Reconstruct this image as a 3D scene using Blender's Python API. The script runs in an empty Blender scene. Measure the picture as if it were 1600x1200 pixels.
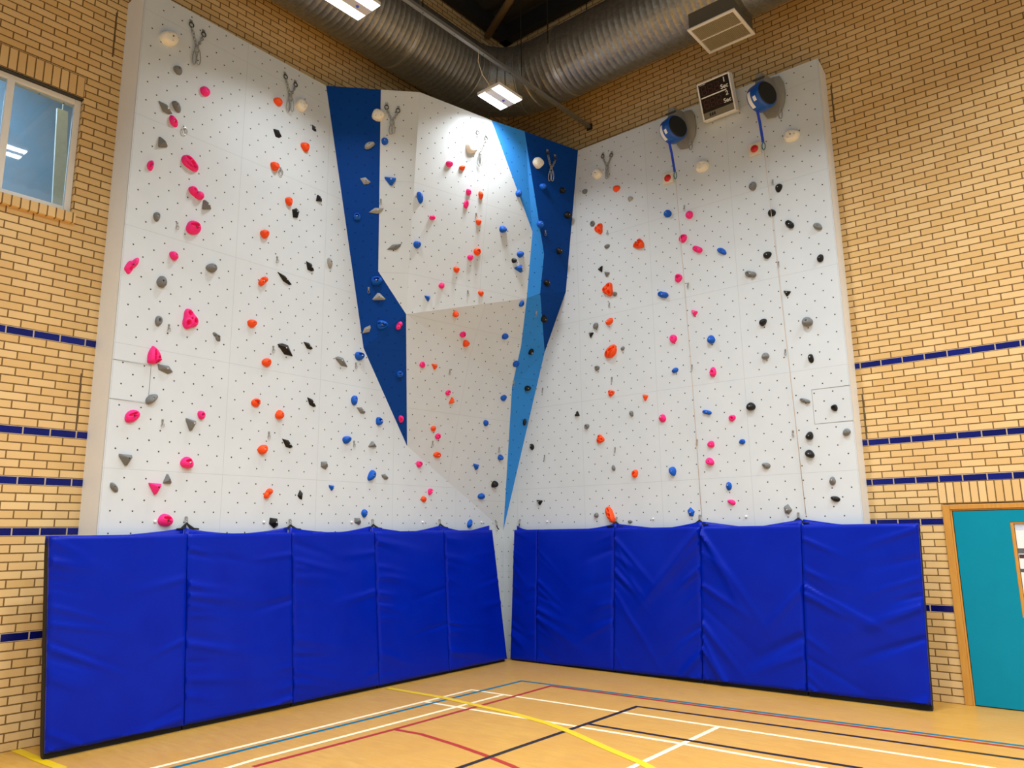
import bpy, bmesh, math, random
from mathutils import Vector, Matrix

S = bpy.context.scene
COLL = S.collection

# ------------------------------------------------------------------ camera, world, exposure
def setup_camera():
    cd = bpy.data.cameras.new('camera'); co = bpy.data.objects.new('camera', cd)
    COLL.objects.link(co)
    cd.sensor_width = 36.0
    cd.lens = 36.0 * 1193.54 / 1600.0
    cd.clip_end = 200
    yaw, pitch, roll = -0.69390, 0.19300, -0.01240
    f = Vector((math.cos(pitch)*math.sin(yaw), math.cos(pitch)*math.cos(yaw), math.sin(pitch)))
    r = Vector((math.cos(yaw), -math.sin(yaw), 0)); u = r.cross(f)
    r2 = r*math.cos(roll) + u*math.sin(roll); u2 = -r*math.sin(roll) + u*math.cos(roll)
    m = Matrix((r2, u2, -f)).transposed().to_4x4()
    m.translation = Vector((7.7818, -9.2872, 1.7700))
    co.matrix_world = m
    S.camera = co
setup_camera()

WORLD_STRENGTH = 0.38
LED_WATTS = 47.0       # per luminous strip of a fitting
LED_DIM_WATTS = 17.0   # the row nearest the climbing wall runs dimmed
LED_SPREAD = 135
w = bpy.data.worlds.new('world'); S.world = w; w.use_nodes = True
bg = w.node_tree.nodes['Background']
bg.inputs[0].default_value = (0.93, 0.97, 1.0, 1); bg.inputs[1].default_value = WORLD_STRENGTH
S.view_settings.view_transform = 'Standard'
try: S.view_settings.look = 'None'
except Exception: pass
S.view_settings.exposure = 0.12
S.view_settings.gamma = 1.0
S.view_settings.use_curve_mapping = False

# ------------------------------------------------------------------ material helpers
class NT:
    """tiny helper to chain shader nodes"""
    def __init__(s, name):
        s.m = bpy.data.materials.new(name); s.m.use_nodes = True
        s.t = s.m.node_tree; s.n = s.t.nodes; s.l = s.t.links
        s.b = s.n['Principled BSDF']
    def node(s, typ, **kw):
        x = s.n.new(typ)
        for k, v in kw.items(): setattr(x, k, v)
        return x
    def put(s, sock, v):
        if hasattr(v, 'is_linked') or isinstance(v, bpy.types.NodeSocket): s.l.new(v, sock)
        else: sock.default_value = v
    def math(s, op, a, b=0.0, c=0.0):
        x = s.node('ShaderNodeMath', operation=op)
        s.put(x.inputs[0], a); s.put(x.inputs[1], b)
        if op in ('MULTIPLY_ADD', 'SMOOTH_MIN', 'SMOOTH_MAX', 'WRAP', 'COMPARE'): s.put(x.inputs[2], c)
        return x.outputs[0]
    def mix(s, fac, a, b):
        x = s.node('ShaderNodeMix', data_type='RGBA')
        s.put(x.inputs[0], fac); s.put(x.inputs[6], a); s.put(x.inputs[7], b)
        return x.outputs[2]
    def noise(s, vec, scale, detail=3.0, rough=0.55):
        x = s.node('ShaderNodeTexNoise')
        if vec is not None: s.l.new(vec, x.inputs['Vector'])
        x.inputs['Scale'].default_value = scale; x.inputs['Detail'].default_value = detail
        x.inputs['Roughness'].default_value = rough
        return x.outputs['Fac']
    def obj(s): return s.node('ShaderNodeTexCoord').outputs['Object']
    def ramp(s, v, a, b, lo=0.0, hi=1.0):
        x = s.node('ShaderNodeMapRange'); s.put(x.inputs[0], v)
        x.inputs[1].default_value = a; x.inputs[2].default_value = b
        x.inputs[3].default_value = lo; x.inputs[4].default_value = hi
        return x.outputs[0]
    def bump(s, h, strength, dist):
        x = s.node('ShaderNodeBump'); x.inputs['Strength'].default_value = strength
        x.inputs['Distance'].default_value = dist
        s.l.new(h, x.inputs['Height']); s.l.new(x.outputs[0], s.b.inputs['Normal'])
    def set(s, col=None, rough=None, metal=None, spec=None):
        if col is not None: s.put(s.b.inputs['Base Color'], col)
        if rough is not None: s.put(s.b.inputs['Roughness'], rough)
        if metal is not None: s.put(s.b.inputs['Metallic'], metal)
        if spec is not None: s.put(s.b.inputs['Specular IOR Level'], spec)
        return s.m

def lin(r, g, b):
    def c(v):
        v /= 255.0
        return v/12.92 if v <= 0.04045 else ((v+0.055)/1.055)**2.4
    return (c(r), c(g), c(b), 1.0)

def plain(name, col, rough=0.5, metal=0.0, spec=0.5, grain=0.0, scale=60.0, var=0.06):
    t = NT(name); o = t.obj()
    n = t.noise(o, scale)
    dark = tuple(c*(1-var) for c in col[:3]) + (1,); light = tuple(min(1, c*(1+var)) for c in col[:3]) + (1,)
    t.set(t.mix(n, dark, light), rough, metal, spec)
    if grain: t.bump(t.noise(o, scale*2.0, 4.0), grain, 0.004)
    return t.m

def emit(name, col, strength):
    t = NT(name)
    t.b.inputs['Base Color'].default_value = (0.9, 0.9, 0.9, 1)
    t.b.inputs['Emission Color'].default_value = col; t.b.inputs['Emission Strength'].default_value = strength
    return t.m

STRIPES = (12, 24, 30, 36, 48)
def brick(name, axis, off, soldier=False):
    t = NT(name); o = t.obj()
    sp = t.node('ShaderNodeSeparateXYZ'); t.l.new(o, sp.inputs[0])
    s_, z_ = (sp.outputs[0] if axis == 'x' else sp.outputs[1]), sp.outputs[2]
    if soldier: s_, z_ = z_, t.math('SUBTRACT', s_, soldier)
    row = t.math('FLOOR', t.math('DIVIDE', z_, 0.075))
    odd = t.math('WRAP', row, 2.0, 0.0)
    s2 = t.math('ADD', t.math('DIVIDE', t.math('SUBTRACT', s_, off), 0.225), t.math('MULTIPLY', odd, 0.0 if soldier else 0.5))
    col = t.math('FLOOR', s2)
    fx = t.math('MULTIPLY', t.math('SUBTRACT', s2, col), 0.225)
    dx = t.math('MINIMUM', fx, t.math('SUBTRACT', 0.225, fx))
    fz = t.math('SUBTRACT', z_, t.math('MULTIPLY', row, 0.075))
    dz = t.math('MINIMUM', fz, t.math('SUBTRACT', 0.075, fz))
    wob = t.math('MULTIPLY', t.math('SUBTRACT', t.noise(o, 40.0), 0.5), 0.003)
    d = t.math('ADD', t.math('MINIMUM', dx, dz), wob)
    face = t.ramp(d, 0.0048, 0.0068)
    wn = t.node('ShaderNodeTexWhiteNoise', noise_dimensions='2D')
    cb = t.node('ShaderNodeCombineXYZ'); t.l.new(row, cb.inputs[0]); t.l.new(col, cb.inputs[1]); t.l.new(cb.outputs[0], wn.inputs[0])
    rnd = wn.outputs[0]
    c1 = t.mix(rnd, BRICK_A, BRICK_B)
    big = t.noise(o, 1.3, 2.0)
    c1 = t.mix(t.ramp(big, 0.35, 0.7, 0.0, 0.35), c1, BRICK_C)
    fine = t.noise(o, 90.0, 5.0, 0.7)
    speck = t.ramp(fine, 0.63, 0.72)
    c1 = t.mix(t.math('MULTIPLY', speck, 0.4), c1, lin(150, 108, 62))
    mort = lin(122, 94, 54)
    pale = lin(186, 172, 152)
    rough = 0.85
    if not soldier:
        isb = None
        for r in STRIPES:
            e = t.math('COMPARE', row, float(r), 0.1)
            isb = e if isb is None else t.math('MAXIMUM', isb, e)
        blue = t.mix(rnd, lin(6, 14, 92), lin(12, 26, 122))
        c1 = t.mix(isb, c1, blue); mort = t.mix(isb, mort, pale)
        rough = t.math('SUBTRACT', 0.85, t.math('MULTIPLY', t.math('MULTIPLY', isb, face), 0.62))
    t.set(t.mix(face, mort, c1), rough, spec=0.3)
    h = t.math('ADD', t.math('MULTIPLY', face, 1.0), t.math('MULTIPLY', fine, 0.25))
    t.bump(h, 0.55, 0.006)
    return t.m

BRICK_A = lin(219, 183, 122); BRICK_B = lin(233, 203, 148); BRICK_C = lin(214, 176, 122)

def panel(name, base, dot, parity=True):
    """painted plywood climbing sheet with a staggered grid of bolt sockets; UV unit = one 1.2 m sheet"""
    t = NT(name); o = t.obj()
    uv = t.node('ShaderNodeTexCoord').outputs['UV']
    sp = t.node('ShaderNodeSeparateXYZ'); t.l.new(uv, sp.inputs[0])
    fu = t.math('FRACT', sp.outputs[0]); fv = t.math('FRACT', sp.outputs[1])
    a = t.math('DIVIDE', t.math('SUBTRACT', t.math('MULTIPLY', fu, 1.2), 0.088), 0.1033)
    b = t.math('DIVIDE', t.math('SUBTRACT', t.math('MULTIPLY', fv, 1.19), 0.085), 0.1025)
    a1 = t.math('ADD', a, 1.0)
    p = t.math('ROUND', t.math('MULTIPLY', t.math('ADD', a1, b), 0.5))
    q = t.math('ROUND', t.math('MULTIPLY', t.math('SUBTRACT', a1, b), 0.5))
    ia = t.math('ADD', p, q); jb = t.math('SUBTRACT', p, q)
    da = t.math('SUBTRACT', a1, ia); db = t.math('SUBTRACT', b, jb)
    d2 = t.math('ADD', t.math('MULTIPLY', da, da), t.math('MULTIPLY', db, db))
    d = t.math('MULTIPLY', t.math('SQRT', d2), 0.103)
    hole = t.ramp(d, 0.0065, 0.0095, 1.0, 0.0)
    for v, lo, hi in ((ia, 0.5, 11.5), (jb, -0.5, 10.5)):
        hole = t.math('MULTIPLY', hole, t.math('GREATER_THAN', v, lo)); hole = t.math('MULTIPLY', hole, t.math('LESS_THAN', v, hi))
    eu = t.math('MULTIPLY', t.math('MINIMUM', fu, t.math('SUBTRACT', 1.0, fu)), 1.2)
    ev = t.math('MULTIPLY', t.math('MINIMUM', fv, t.math('SUBTRACT', 1.0, fv)), 1.19)
    seam = t.ramp(t.math('MINIMUM', eu, ev), 0.0012, 0.0035, 0.45, 0.0)
    n1 = t.noise(o, 2.2, 4.0); n2 = t.noise(o, 160.0, 3.0, 0.7)
    c = t.mix(t.ramp(n1, 0.3, 0.75), base, tuple(x*0.95 for x in base[:3]) + (1,))
    scuff = t.ramp(t.noise(o, 9.0, 6.0, 0.7), 0.62, 0.80, 0.0, 0.12)
    c = t.mix(scuff, c, tuple(x*0.7 for x in base[:3]) + (1,))
    dk = tuple(x*0.55 for x in base[:3]) + (1,)
    c = t.mix(seam, c, dk)
    c = t.mix(hole, c, dot)
    t.set(c, 0.62, spec=0.12)
    hgt = t.math('SUBTRACT', t.math('MULTIPLY', n2, 0.25), t.math('ADD', hole, seam))
    t.bump(hgt, 0.35, 0.003)
    return t.m

M = {}
M['brick_x'] = brick('yellow_brick_x', 'x', 5.3365)
M['brick_y'] = brick('yellow_brick_y', 'y', -7.0792)
M['soldier_window'] = brick('soldier_brick_window', 'y', 6.136, soldier=-6.643)
M['soldier_door'] = brick('soldier_brick_door', 'x', 2.026, soldier=5.99)
M['sill_brick'] = brick('sill_brick', 'y', 4.68, soldier=-6.643)
M['white'] = panel('white_panel', lin(209, 219, 226), lin(70, 66, 60))
M['navy'] = panel('navy_panel', lin(0, 62, 146), lin(0, 34, 90))
M['sky'] = panel('sky_panel', lin(52, 140, 226), lin(20, 72, 150))
M['side'] = plain('panel_edge_paint', lin(240, 246, 250), 0.6, var=0.03, scale=8)
M['steel'] = plain('zinc_steel', lin(168, 168, 164), 0.35, 0.55, scale=30)
M['dark_steel'] = plain('dark_steel', lin(82, 80, 76), 0.4, 0.85, scale=30)
M['black'] = plain('black_rubber', lin(12, 16, 14), 0.7, scale=40)
M['cord'] = plain('black_cord', lin(20, 20, 20), 0.85, scale=200)
M['beige_cord'] = plain('tan_cord', lin(206, 184, 164), 0.9, scale=200)
M['white_paint'] = plain('white_paint', lin(232, 232, 228), 0.45, scale=20, var=0.03)
M['ivory'] = plain('ivory_plastic', lin(222, 214, 196), 0.4, scale=30, var=0.04)
M['red'] = plain('red_plastic', lin(205, 30, 32), 0.25, scale=30)
M['bin_blue'] = plain('blue_enamel', lin(10, 78, 170), 0.3, scale=12, var=0.12)
M['grey_plastic'] = plain('grey_casting', lin(142, 140, 130), 0.55, 0.1, scale=40, grain=0.1)
M['web_blue'] = plain('blue_webbing', lin(20, 62, 190), 0.75, scale=300, var=0.2)
M['oak'] = None
HC = dict(P=lin(255, 44, 138), O=lin(252, 84, 26), G=lin(120, 123, 124), K=lin(20, 20, 20), B=lin(6, 90, 198), C=lin(240, 236, 222), H=lin(164, 165, 162))
for k, c in HC.items():
    M['hold_' + k] = plain('hold_resin_' + k, c, 0.5 if k != 'K' else 0.42, spec=0.3, grain=0.25, scale=90, var=0.07)

def mat_vinyl():
    t = NT('blue_vinyl'); o = t.obj()
    n = t.noise(o, 3.0, 4.0)
    c = t.mix(n, lin(0, 26, 158), lin(0, 38, 180))
    t.set(c, t.ramp(t.noise(o, 5.0), 0.3, 0.7, 0.28, 0.38), spec=0.14)
    t.bump(t.noise(o, 420.0, 2.0), 0.06, 0.002)
    return t.m
M['vinyl'] = mat_vinyl()

def mat_floor():
    t = NT('sprung_floor'); o = t.obj()
    mp = t.node('ShaderNodeMapping'); t.l.new(o, mp.inputs[0]); mp.inputs['Scale'].default_value = (1.2, 9.0, 1.0)
    n1 = t.noise(mp.outputs[0], 3.0, 6.0, 0.6); n2 = t.noise(o, 0.9, 3.0)
    c = t.mix(t.ramp(n1, 0.3, 0.7), lin(194, 146, 64), lin(206, 163, 84))
    c = t.mix(t.ramp(n2, 0.35, 0.7, 0.0, 0.5), c, lin(194, 142, 60))
    sc = t.ramp(t.noise(o, 14.0, 8.0, 0.75), 0.66, 0.8, 0.0, 0.3)
    c = t.mix(sc, c, lin(172, 128, 66))
    t.set(c, t.ramp(t.noise(o, 6.0, 4.0), 0.3, 0.7, 0.30, 0.45), spec=0.25)
    t.bump(t.noise(o, 60.0, 3.0), 0.04, 0.002)
    return t.m
M['floor'] = mat_floor()

def mat_wood(name, a, b):
    t = NT(name); o = t.obj()
    mp = t.node('ShaderNodeMapping'); t.l.new(o, mp.inputs[0]); mp.inputs['Scale'].default_value = (14.0, 14.0, 1.2)
    c = t.mix(t.noise(mp.outputs[0], 4.0, 6.0), a, b)
    t.set(c, 0.4); return t.m
M['oak'] = mat_wood('varnished_oak', lin(186, 128, 48), lin(214, 160, 76))

def mat_galv():
    t = NT('galvanised_sheet'); o = t.obj()
    v = t.node('ShaderNodeTexVoronoi'); v.inputs['Scale'].default_value = 30.0; t.l.new(o, v.inputs['Vector'])
    sp = t.node('ShaderNodeSeparateColor'); t.l.new(v.outputs['Color'], sp.inputs[0])
    c = t.mix(sp.outputs[0], lin(138, 138, 134), lin(156, 156, 150))
    t.set(c, t.ramp(sp.outputs[1], 0.0, 1.0, 0.34, 0.42), 0.75)
    return t.m
M['galv'] = mat_galv()
M['galv_band'] = plain('galvanised_band', lin(190, 188, 178), 0.35, 0.8, scale=20)

def mat_glass():
    t = NT('window_glass'); o = t.obj()
    t.n.remove(t.b)
    tr = t.node('ShaderNodeBsdfTransparent'); tr.inputs[0].default_value = (0.86, 0.92, 0.95, 1)
    gl = t.node('ShaderNodeBsdfGlossy'); gl.inputs['Roughness'].default_value = 0.02
    fr = t.node('ShaderNodeFresnel'); fr.inputs[0].default_value = 1.5
    df = t.node('ShaderNodeBsdfDiffuse'); df.inputs[0].default_value = (0.75, 0.82, 0.88, 1)
    m1 = t.node('ShaderNodeMixShader'); t.l.new(t.ramp(t.noise(o, 3.0, 7.0, 0.7), 0.4, 0.85, 0.02, 0.22), m1.inputs[0])
    t.l.new(tr.outputs[0], m1.inputs[1]); t.l.new(df.outputs[0], m1.inputs[2])
    m2 = t.node('ShaderNodeMixShader'); t.l.new(t.math('MULTIPLY', fr.outputs[0], 1.6), m2.inputs[0])
    t.l.new(m1.outputs[0], m2.inputs[1]); t.l.new(gl.outputs[0], m2.inputs[2])
    t.l.new(m2.outputs[0], t.n['Material Output'].inputs[0])
    return t.m
M['glass'] = mat_glass()
M['deck'] = plain('roof_deck', lin(70, 66, 58), 0.8, scale=6, var=0.2)
M['beam'] = plain('painted_steel_beam', lin(150, 126, 90), 0.6, scale=10, var=0.1)
M['teal'] = plain('teal_vinyl', lin(0, 138, 168), 0.42, spec=0.15, scale=4, var=0.06, grain=0.05)

# ------------------------------------------------------------------ mesh helpers
def link(name, bm, mat, parent=None, smooth=False, loc=None, recalc=True):
    if recalc: bmesh.ops.recalc_face_normals(bm, faces=bm.faces)
    me = bpy.data.meshes.new(name); bm.to_mesh(me); bm.free()
    for m in (mat if isinstance(mat, (list, tuple)) else [mat]): me.materials.append(m)
    if smooth:
        for p in me.polygons: p.use_smooth = True
    o = bpy.data.objects.new(name, me); COLL.objects.link(o)
    if parent: o.parent = parent
    if loc is not None: o.location = loc
    return o

def sharp(o, ang=35):
    """smooth shading with hard edges above ANG degrees"""
    me = o.data; bm = bmesh.new(); bm.from_mesh(me)
    for e in bm.edges:
        if len(e.link_faces) == 2 and e.calc_face_angle(0) > math.radians(ang): e.smooth = False
    for f in bm.faces: f.smooth = True
    bm.to_mesh(me); bm.free()
    return o

def empty(name, label, cat, loc=(0, 0, 0), group=None, rot=None):
    o = bpy.data.objects.new(name, None); COLL.objects.link(o); o.location = loc; o.empty_display_size = 0.05
    if rot is not None: o.rotation_euler = rot
    o['label'] = label; o['category'] = cat
    if group: o['group'] = group
    return o
def tag(o, label, cat, group=None):
    o['label'] = label; o['category'] = cat
    if group: o['group'] = group
    return o
def struct(o): o['kind'] = 'structure'; return o

def box(bm, x0, x1, y0, y1, z0, z1, bev=0.0):
    vs = [bm.verts.new(p) for p in ((x0,y0,z0),(x1,y0,z0),(x1,y1,z0),(x0,y1,z0),(x0,y0,z1),(x1,y0,z1),(x1,y1,z1),(x0,y1,z1))]
    fs = [bm.faces.new([vs[i] for i in q]) for q in ((0,3,2,1),(4,5,6,7),(0,1,5,4),(1,2,6,5),(2,3,7,6),(3,0,4,7))]
    if bev:
        es = list({e for f in fs for e in f.edges})
        bmesh.ops.bevel(bm, geom=es, offset=bev, segments=2, affect='EDGES', profile=0.5)
def B(x0, x1, y0, y1, z0, z1, bev=0.0):
    bm = bmesh.new(); box(bm, x0, x1, y0, y1, z0, z1, bev); return bm

def tube(bm, pts, r, seg=8, closed=False):
    pts = [Vector(p) for p in pts]; n = len(pts); rings = []
    up = None
    for i, p in enumerate(pts):
        if closed: d = pts[(i+1) % n] - pts[i-1]
        else: d = pts[min(i+1, n-1)] - pts[max(i-1, 0)]
        d.normalize()
        if up is None:
            up = d.orthogonal().normalized()
        else:
            up = (up - d*up.dot(d)); up = up.normalized() if up.length > 1e-6 else d.orthogonal().normalized()
        s = d.cross(up)
        rr = r[i] if isinstance(r, (list, tuple)) else r
        rings.append([bm.verts.new(p + (up*math.cos(t) + s*math.sin(t))*rr) for t in (2*math.pi*k/seg for k in range(seg))])
    for i in range(n if closed else n-1):
        a, b = rings[i], rings[(i+1) % n]
        for k in range(seg): bm.faces.new((a[k], a[(k+1) % seg], b[(k+1) % seg], b[k]))
    if not closed:
        bm.faces.new(rings[0][::-1]); bm.faces.new(rings[-1])

def cyl(bm, c0, c1, r0, r1=None, seg=16):
    tube(bm, [c0, c1], [r0, r0 if r1 is None else r1], seg)

def poly_slab(pts, off):
    """closed slab from polygon PTS (3-D, planar) extruded by vector OFF"""
    bm = bmesh.new(); off = Vector(off)
    a = [bm.verts.new(p) for p in pts]; b = [bm.verts.new(Vector(p) + off) for p in pts]
    n = len(a); bm.faces.new(a); bm.faces.new(b[::-1])
    for i in range(n): bm.faces.new((a[i], b[i], b[(i+1) % n], a[(i+1) % n]))
    return bm

def frame_of(n):
    n = Vector(n).normalized(); u = Vector((0, 0, 1)).cross(n).normalized(); return u, n.cross(u), n
def place(o, base, n, ang=0.0):
    u, v, n = frame_of(n)
    x = u*math.cos(ang) + v*math.sin(ang); y = n.cross(x)
    m = Matrix((x, y, n)).transposed().to_4x4(); m.translation = Vector(base); o.matrix_world = m
    return o

# ------------------------------------------------------------------ setting: floor, walls, ceiling
struct(link('floor', B(-0.25, 13, -14, 0.25, -0.2, 0.0), M['floor']))
WT = 0.25
bm = bmesh.new()
WY, WZ0, WZ1 = -6.64, 4.90, 6.128
WY1 = -8.95
for y0, y1, z0, z1 in ((WY, 0.0, 0, 10.6), (-14, WY1, 0, 10.6), (WY1, WY, 0, WZ0), (WY1, WY, WZ1, 10.6)):
    box(bm, -WT, 0, y0, y1, z0, z1)
wall_left = struct(link('wall_left', bm, M['brick_y']))
bm = bmesh.new()
DX0, DX1, DZ = 6.02, 7.13, 2.02
for x0, x1, z0, z1 in ((-WT, DX0, 0, 10.6), (DX1, 13, 0, 10.6), (DX0, DX1, DZ, 10.6)):
    box(bm, x0, x1, 0, WT, z0, z1)
wall_right = struct(link('wall_right', bm, M['brick_x']))
struct(link('lintel', B(-0.05, 0.0015, WY1-0.02, -6.643, 6.133, 6.362), M['soldier_window'], wall_left))
struct(link('lintel', B(5.98, 7.19, -0.0015, 0.05, 2.022, 2.254), M['soldier_door'], wall_right))
bm = bmesh.new(); box(bm, -0.10, 0.045, WY1-0.02, -6.615, 4.792, 4.895, 0.006)
struct(link('window_sill', bm, M['sill_brick'], wall_left))
bm = bmesh.new(); box(bm, -0.09, 0.004, WY1, WY, 6.116, 6.128)
struct(link('lintel_angle', bm, M['dark_steel'], wall_left))
# movement joints: open raked joints beside the climbing panels
bm = bmesh.new()
for z0, z1 in ((2.78, 3.33), (6.72, 7.24)): box(bm, -0.001, 0.0025, -6.419, -6.404, z0, z1)
struct(link('movement_joint', bm, plain('joint_mastic', lin(100, 78, 48), 0.8), wall_left))
bm = bmesh.new()
for z0, z1 in ((2.78, 3.30), (6.74, 7.24)): box(bm, 5.319, 5.336, -0.0025, 0.001, z0, z1)
struct(link('movement_joint', bm, plain('joint_mastic_grey', lin(104, 90, 62), 0.8), wall_right))

ceiling = struct(link('ceiling', B(-0.25, 13, -14, 0.25, 10.55, 10.7), M['deck']))
bm = bmesh.new()
for k in range(40):
    y = -13.8 + k*0.35; box(bm, -0.2, 12.9, y, y+0.16, 10.47, 10.56)
struct(link('deck_rib', bm, M['deck'], ceiling))
bm = bmesh.new(); box(bm, 0.0, 13, -0.16, -0.02, 10.2, 10.5); box(bm, 0.02, 0.16, -14, 0, 10.2, 10.5)
struct(link('eaves_beam', bm, plain('eaves_steel', lin(40, 40, 38), 0.7), ceiling))
bm = bmesh.new()
for y in (-2.0, -4.4, -6.8, -9.2): box(bm, 0.15, 13, y-0.05, y+0.05, 10.28, 10.48)
struct(link('purlin', bm, M['beam'], ceiling))
bm = bmesh.new(); tube(bm, [(0.07, -0.553, 10.1), (0.936, -0.987, 10.1), (4.5, -2.776, 10.1)], 0.062, 14)
o = tag(link('roof_brace', bm, M['beam'], smooth=True), 'brown tubular steel brace running out from the brick corner under the roof', 'brace')

# window_1 ---------------------------------------------------------------------
win = bpy.data.objects.new('window_1', None); COLL.objects.link(win); win.location = (-0.08, -7.6, 4.9); struct(win)
def wpart(name, bm, m): 
    o = link(name, bm, m); o.parent = win; o.matrix_parent_inverse = Matrix.Translation(win.location).inverted(); return struct(o)
bm = bmesh.new(); fx0, fx1 = -0.10, -0.045
for y0, y1, z0, z1 in ((-6.70, -6.642, 4.905, 6.115), (-8.94, -8.88, 4.905, 6.115), (-8.88, -6.70, 4.905, 4.965), (-8.88, -6.70, 6.06, 6.115)):
    box(bm, fx0, fx1, y0, y1, z0, z1, 0.005)
wpart('frame', bm, M['white_paint'])
for y in (-7.262, -8.06):
    bm = bmesh.new(); box(bm, fx0, fx1+0.004, y-0.03, y+0.03, 4.96, 6.065, 0.005); wpart('mullion', bm, M['white_paint'])
for y0, y1 in ((-7.24, -6.70), (-8.035, -7.285), (-8.88, -8.085)):
    wpart('pane', B(-0.078, -0.070, y0, y1, 4.96, 6.065), M['glass'])
# the dim room seen behind the glass
M['back_room'] = plain('blue_grey_plaster', lin(128, 158, 186), 0.8, scale=2, var=0.12)
struct(link('wall_beyond', B(-2.3, -2.2, -11, -2, 3.5, 8.5), M['back_room']))
rl = bpy.data.lights.new('window_fill', 'AREA'); rl.shape = 'RECTANGLE'; rl.size = 0.6; rl.size_y = 1.6; rl.energy = 150; rl.color = (0.70, 0.88, 1.0)  # added fill light, brightens what shows through the high window
ro = bpy.data.objects.new('window_fill', rl); COLL.objects.link(ro); ro.location = (-1.3, -8.2, 7.5)
struct(link('ceiling_beyond', B(-2.2, -0.26, -11, -2, 7.6, 7.7), plain('dim_ceiling', lin(150, 150, 146), 0.8)))
bm = poly_slab([(-0.6, -6.60, 4.6), (-0.6, -6.47, 4.6), (-0.6, -6.575, 6.25), (-0.6, -6.68, 6.25)], (-0.03, 0, 0)); box(bm, -0.618, -0.610, -6.63, -6.62, 6.24, 7.6)
tag(link('pale_strip', bm, M['white_paint']), 'pale upright strip behind the high window glass', 'pale_strip')  # pale slanted slab on a thin rod, just behind the pane

# door_1 -------------------------------------------------------------------------
door = bpy.data.objects.new('door_1', None); COLL.objects.link(door); door.location = (6.55, 0, 0); struct(door)
def dpart(name, bm, m, parent=None, **k):
    o = link(name, bm, m, **k); o.parent = parent or door
    if parent is None: o.matrix_parent_inverse = Matrix.Translation(door.location).inverted()
    return struct(o)
bm = bmesh.new()
for x0, x1, z0, z1 in ((6.012, 6.082, 0, 2.012), (7.068, 7.138, 0, 2.012), (6.082, 7.068, 1.962, 2.012)):
    box(bm, x0, x1, -0.022, 0.10, z0, z1, 0.004)
for x0, x1, z0, z1 in ((6.082, 6.100, 0, 1.962), (7.05, 7.068, 0, 1.962), (6.10, 7.05, 1.948, 1.962)):
    box(bm, x0, x1, -0.010, 0.10, z0, z1, 0.003)
dpart('frame', bm, M['oak'])
# padded leaf with a rectangular hole for the vision panel
VX0, VX1, VZ0, VZ1 = 6.607, 6.94, 0.885, 1.823
bm = bmesh.new()
for x0, x1, z0, z1 in ((6.108, VX0, 0.012, 1.940), (VX1, 7.042, 0.012, 1.940), (VX0, VX1, 0.012, VZ0), (VX0, VX1, VZ1, 1.940)):
    box(bm, x0, x1, -0.012, 0.05, z0, z1)
bmesh.ops.remove_doubles(bm, verts=bm.verts, dist=1e-4)
leaf = dpart('leaf', bm, M['teal'])
bm = bmesh.new()
for x0, x1, z0, z1 in ((VX0, VX0+0.03, VZ0, VZ1), (VX1-0.03, VX1, VZ0, VZ1), (VX0+0.03, VX1-0.03, VZ0, VZ0+0.025), (VX0+0.03, VX1-0.03, VZ1-0.018, VZ1)):
    box(bm, x0, x1, -0.006, 0.04, z0, z1, 0.002)
dpart('vision_panel_bead', bm, M['oak'])
dpart('pane', B(VX0+0.025, VX1-0.025, 0.014, 0.020, VZ0+0.02, VZ1-0.015), M['glass'])
struct(link('wall_corridor', B(5.2, 8.2, 1.6, 1.7, 0, 3), plain('corridor_grey', lin(150, 150, 148), 0.8)))
# notices taped to the inside of the door glass
SHEET = plain('copier_paper', lin(240, 240, 244), 0.7, var=0.02, scale=10)
SKYP = plain('notice_blue', lin(70, 160, 215), 0.6); INK = plain('print_ink', lin(70, 46, 56), 0.7)
def notice(label, x0, x1, z0, z1, extra=()):
    o = tag(link('notice', B(x0, x1, 0.0105, 0.0125, z0, z1), SHEET), label, 'notice', 'notices on the door glass')
    for nm, a0, a1, b0, b1, m in extra:
        link(nm, B(a0, a1, 0.0095, 0.0104, b0, b1), m, o)
notice('white notice with a pale blue heading at the top of the door glass', 6.642, 6.722, 1.56, 1.803, (('heading', 6.646, 6.718, 1.74, 1.80, plain('heading_pale', lin(196, 212, 242), 0.6)),))
notice('white notice with a bright blue block beside the pale-headed notice on door glass', 6.735, 6.86, 1.56, 1.77, (('heading', 6.745, 6.85, 1.66, 1.75, SKYP),))
notice('small white notice with a dark printed band in the middle of the door glass', 6.642, 6.742, 1.36, 1.508, (('printed_band', 6.646, 6.738, 1.462, 1.500, INK),))
notice('tall blank white sheet filling the bottom of the door glass', 6.642, 6.905, 0.915, 1.325)

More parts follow.
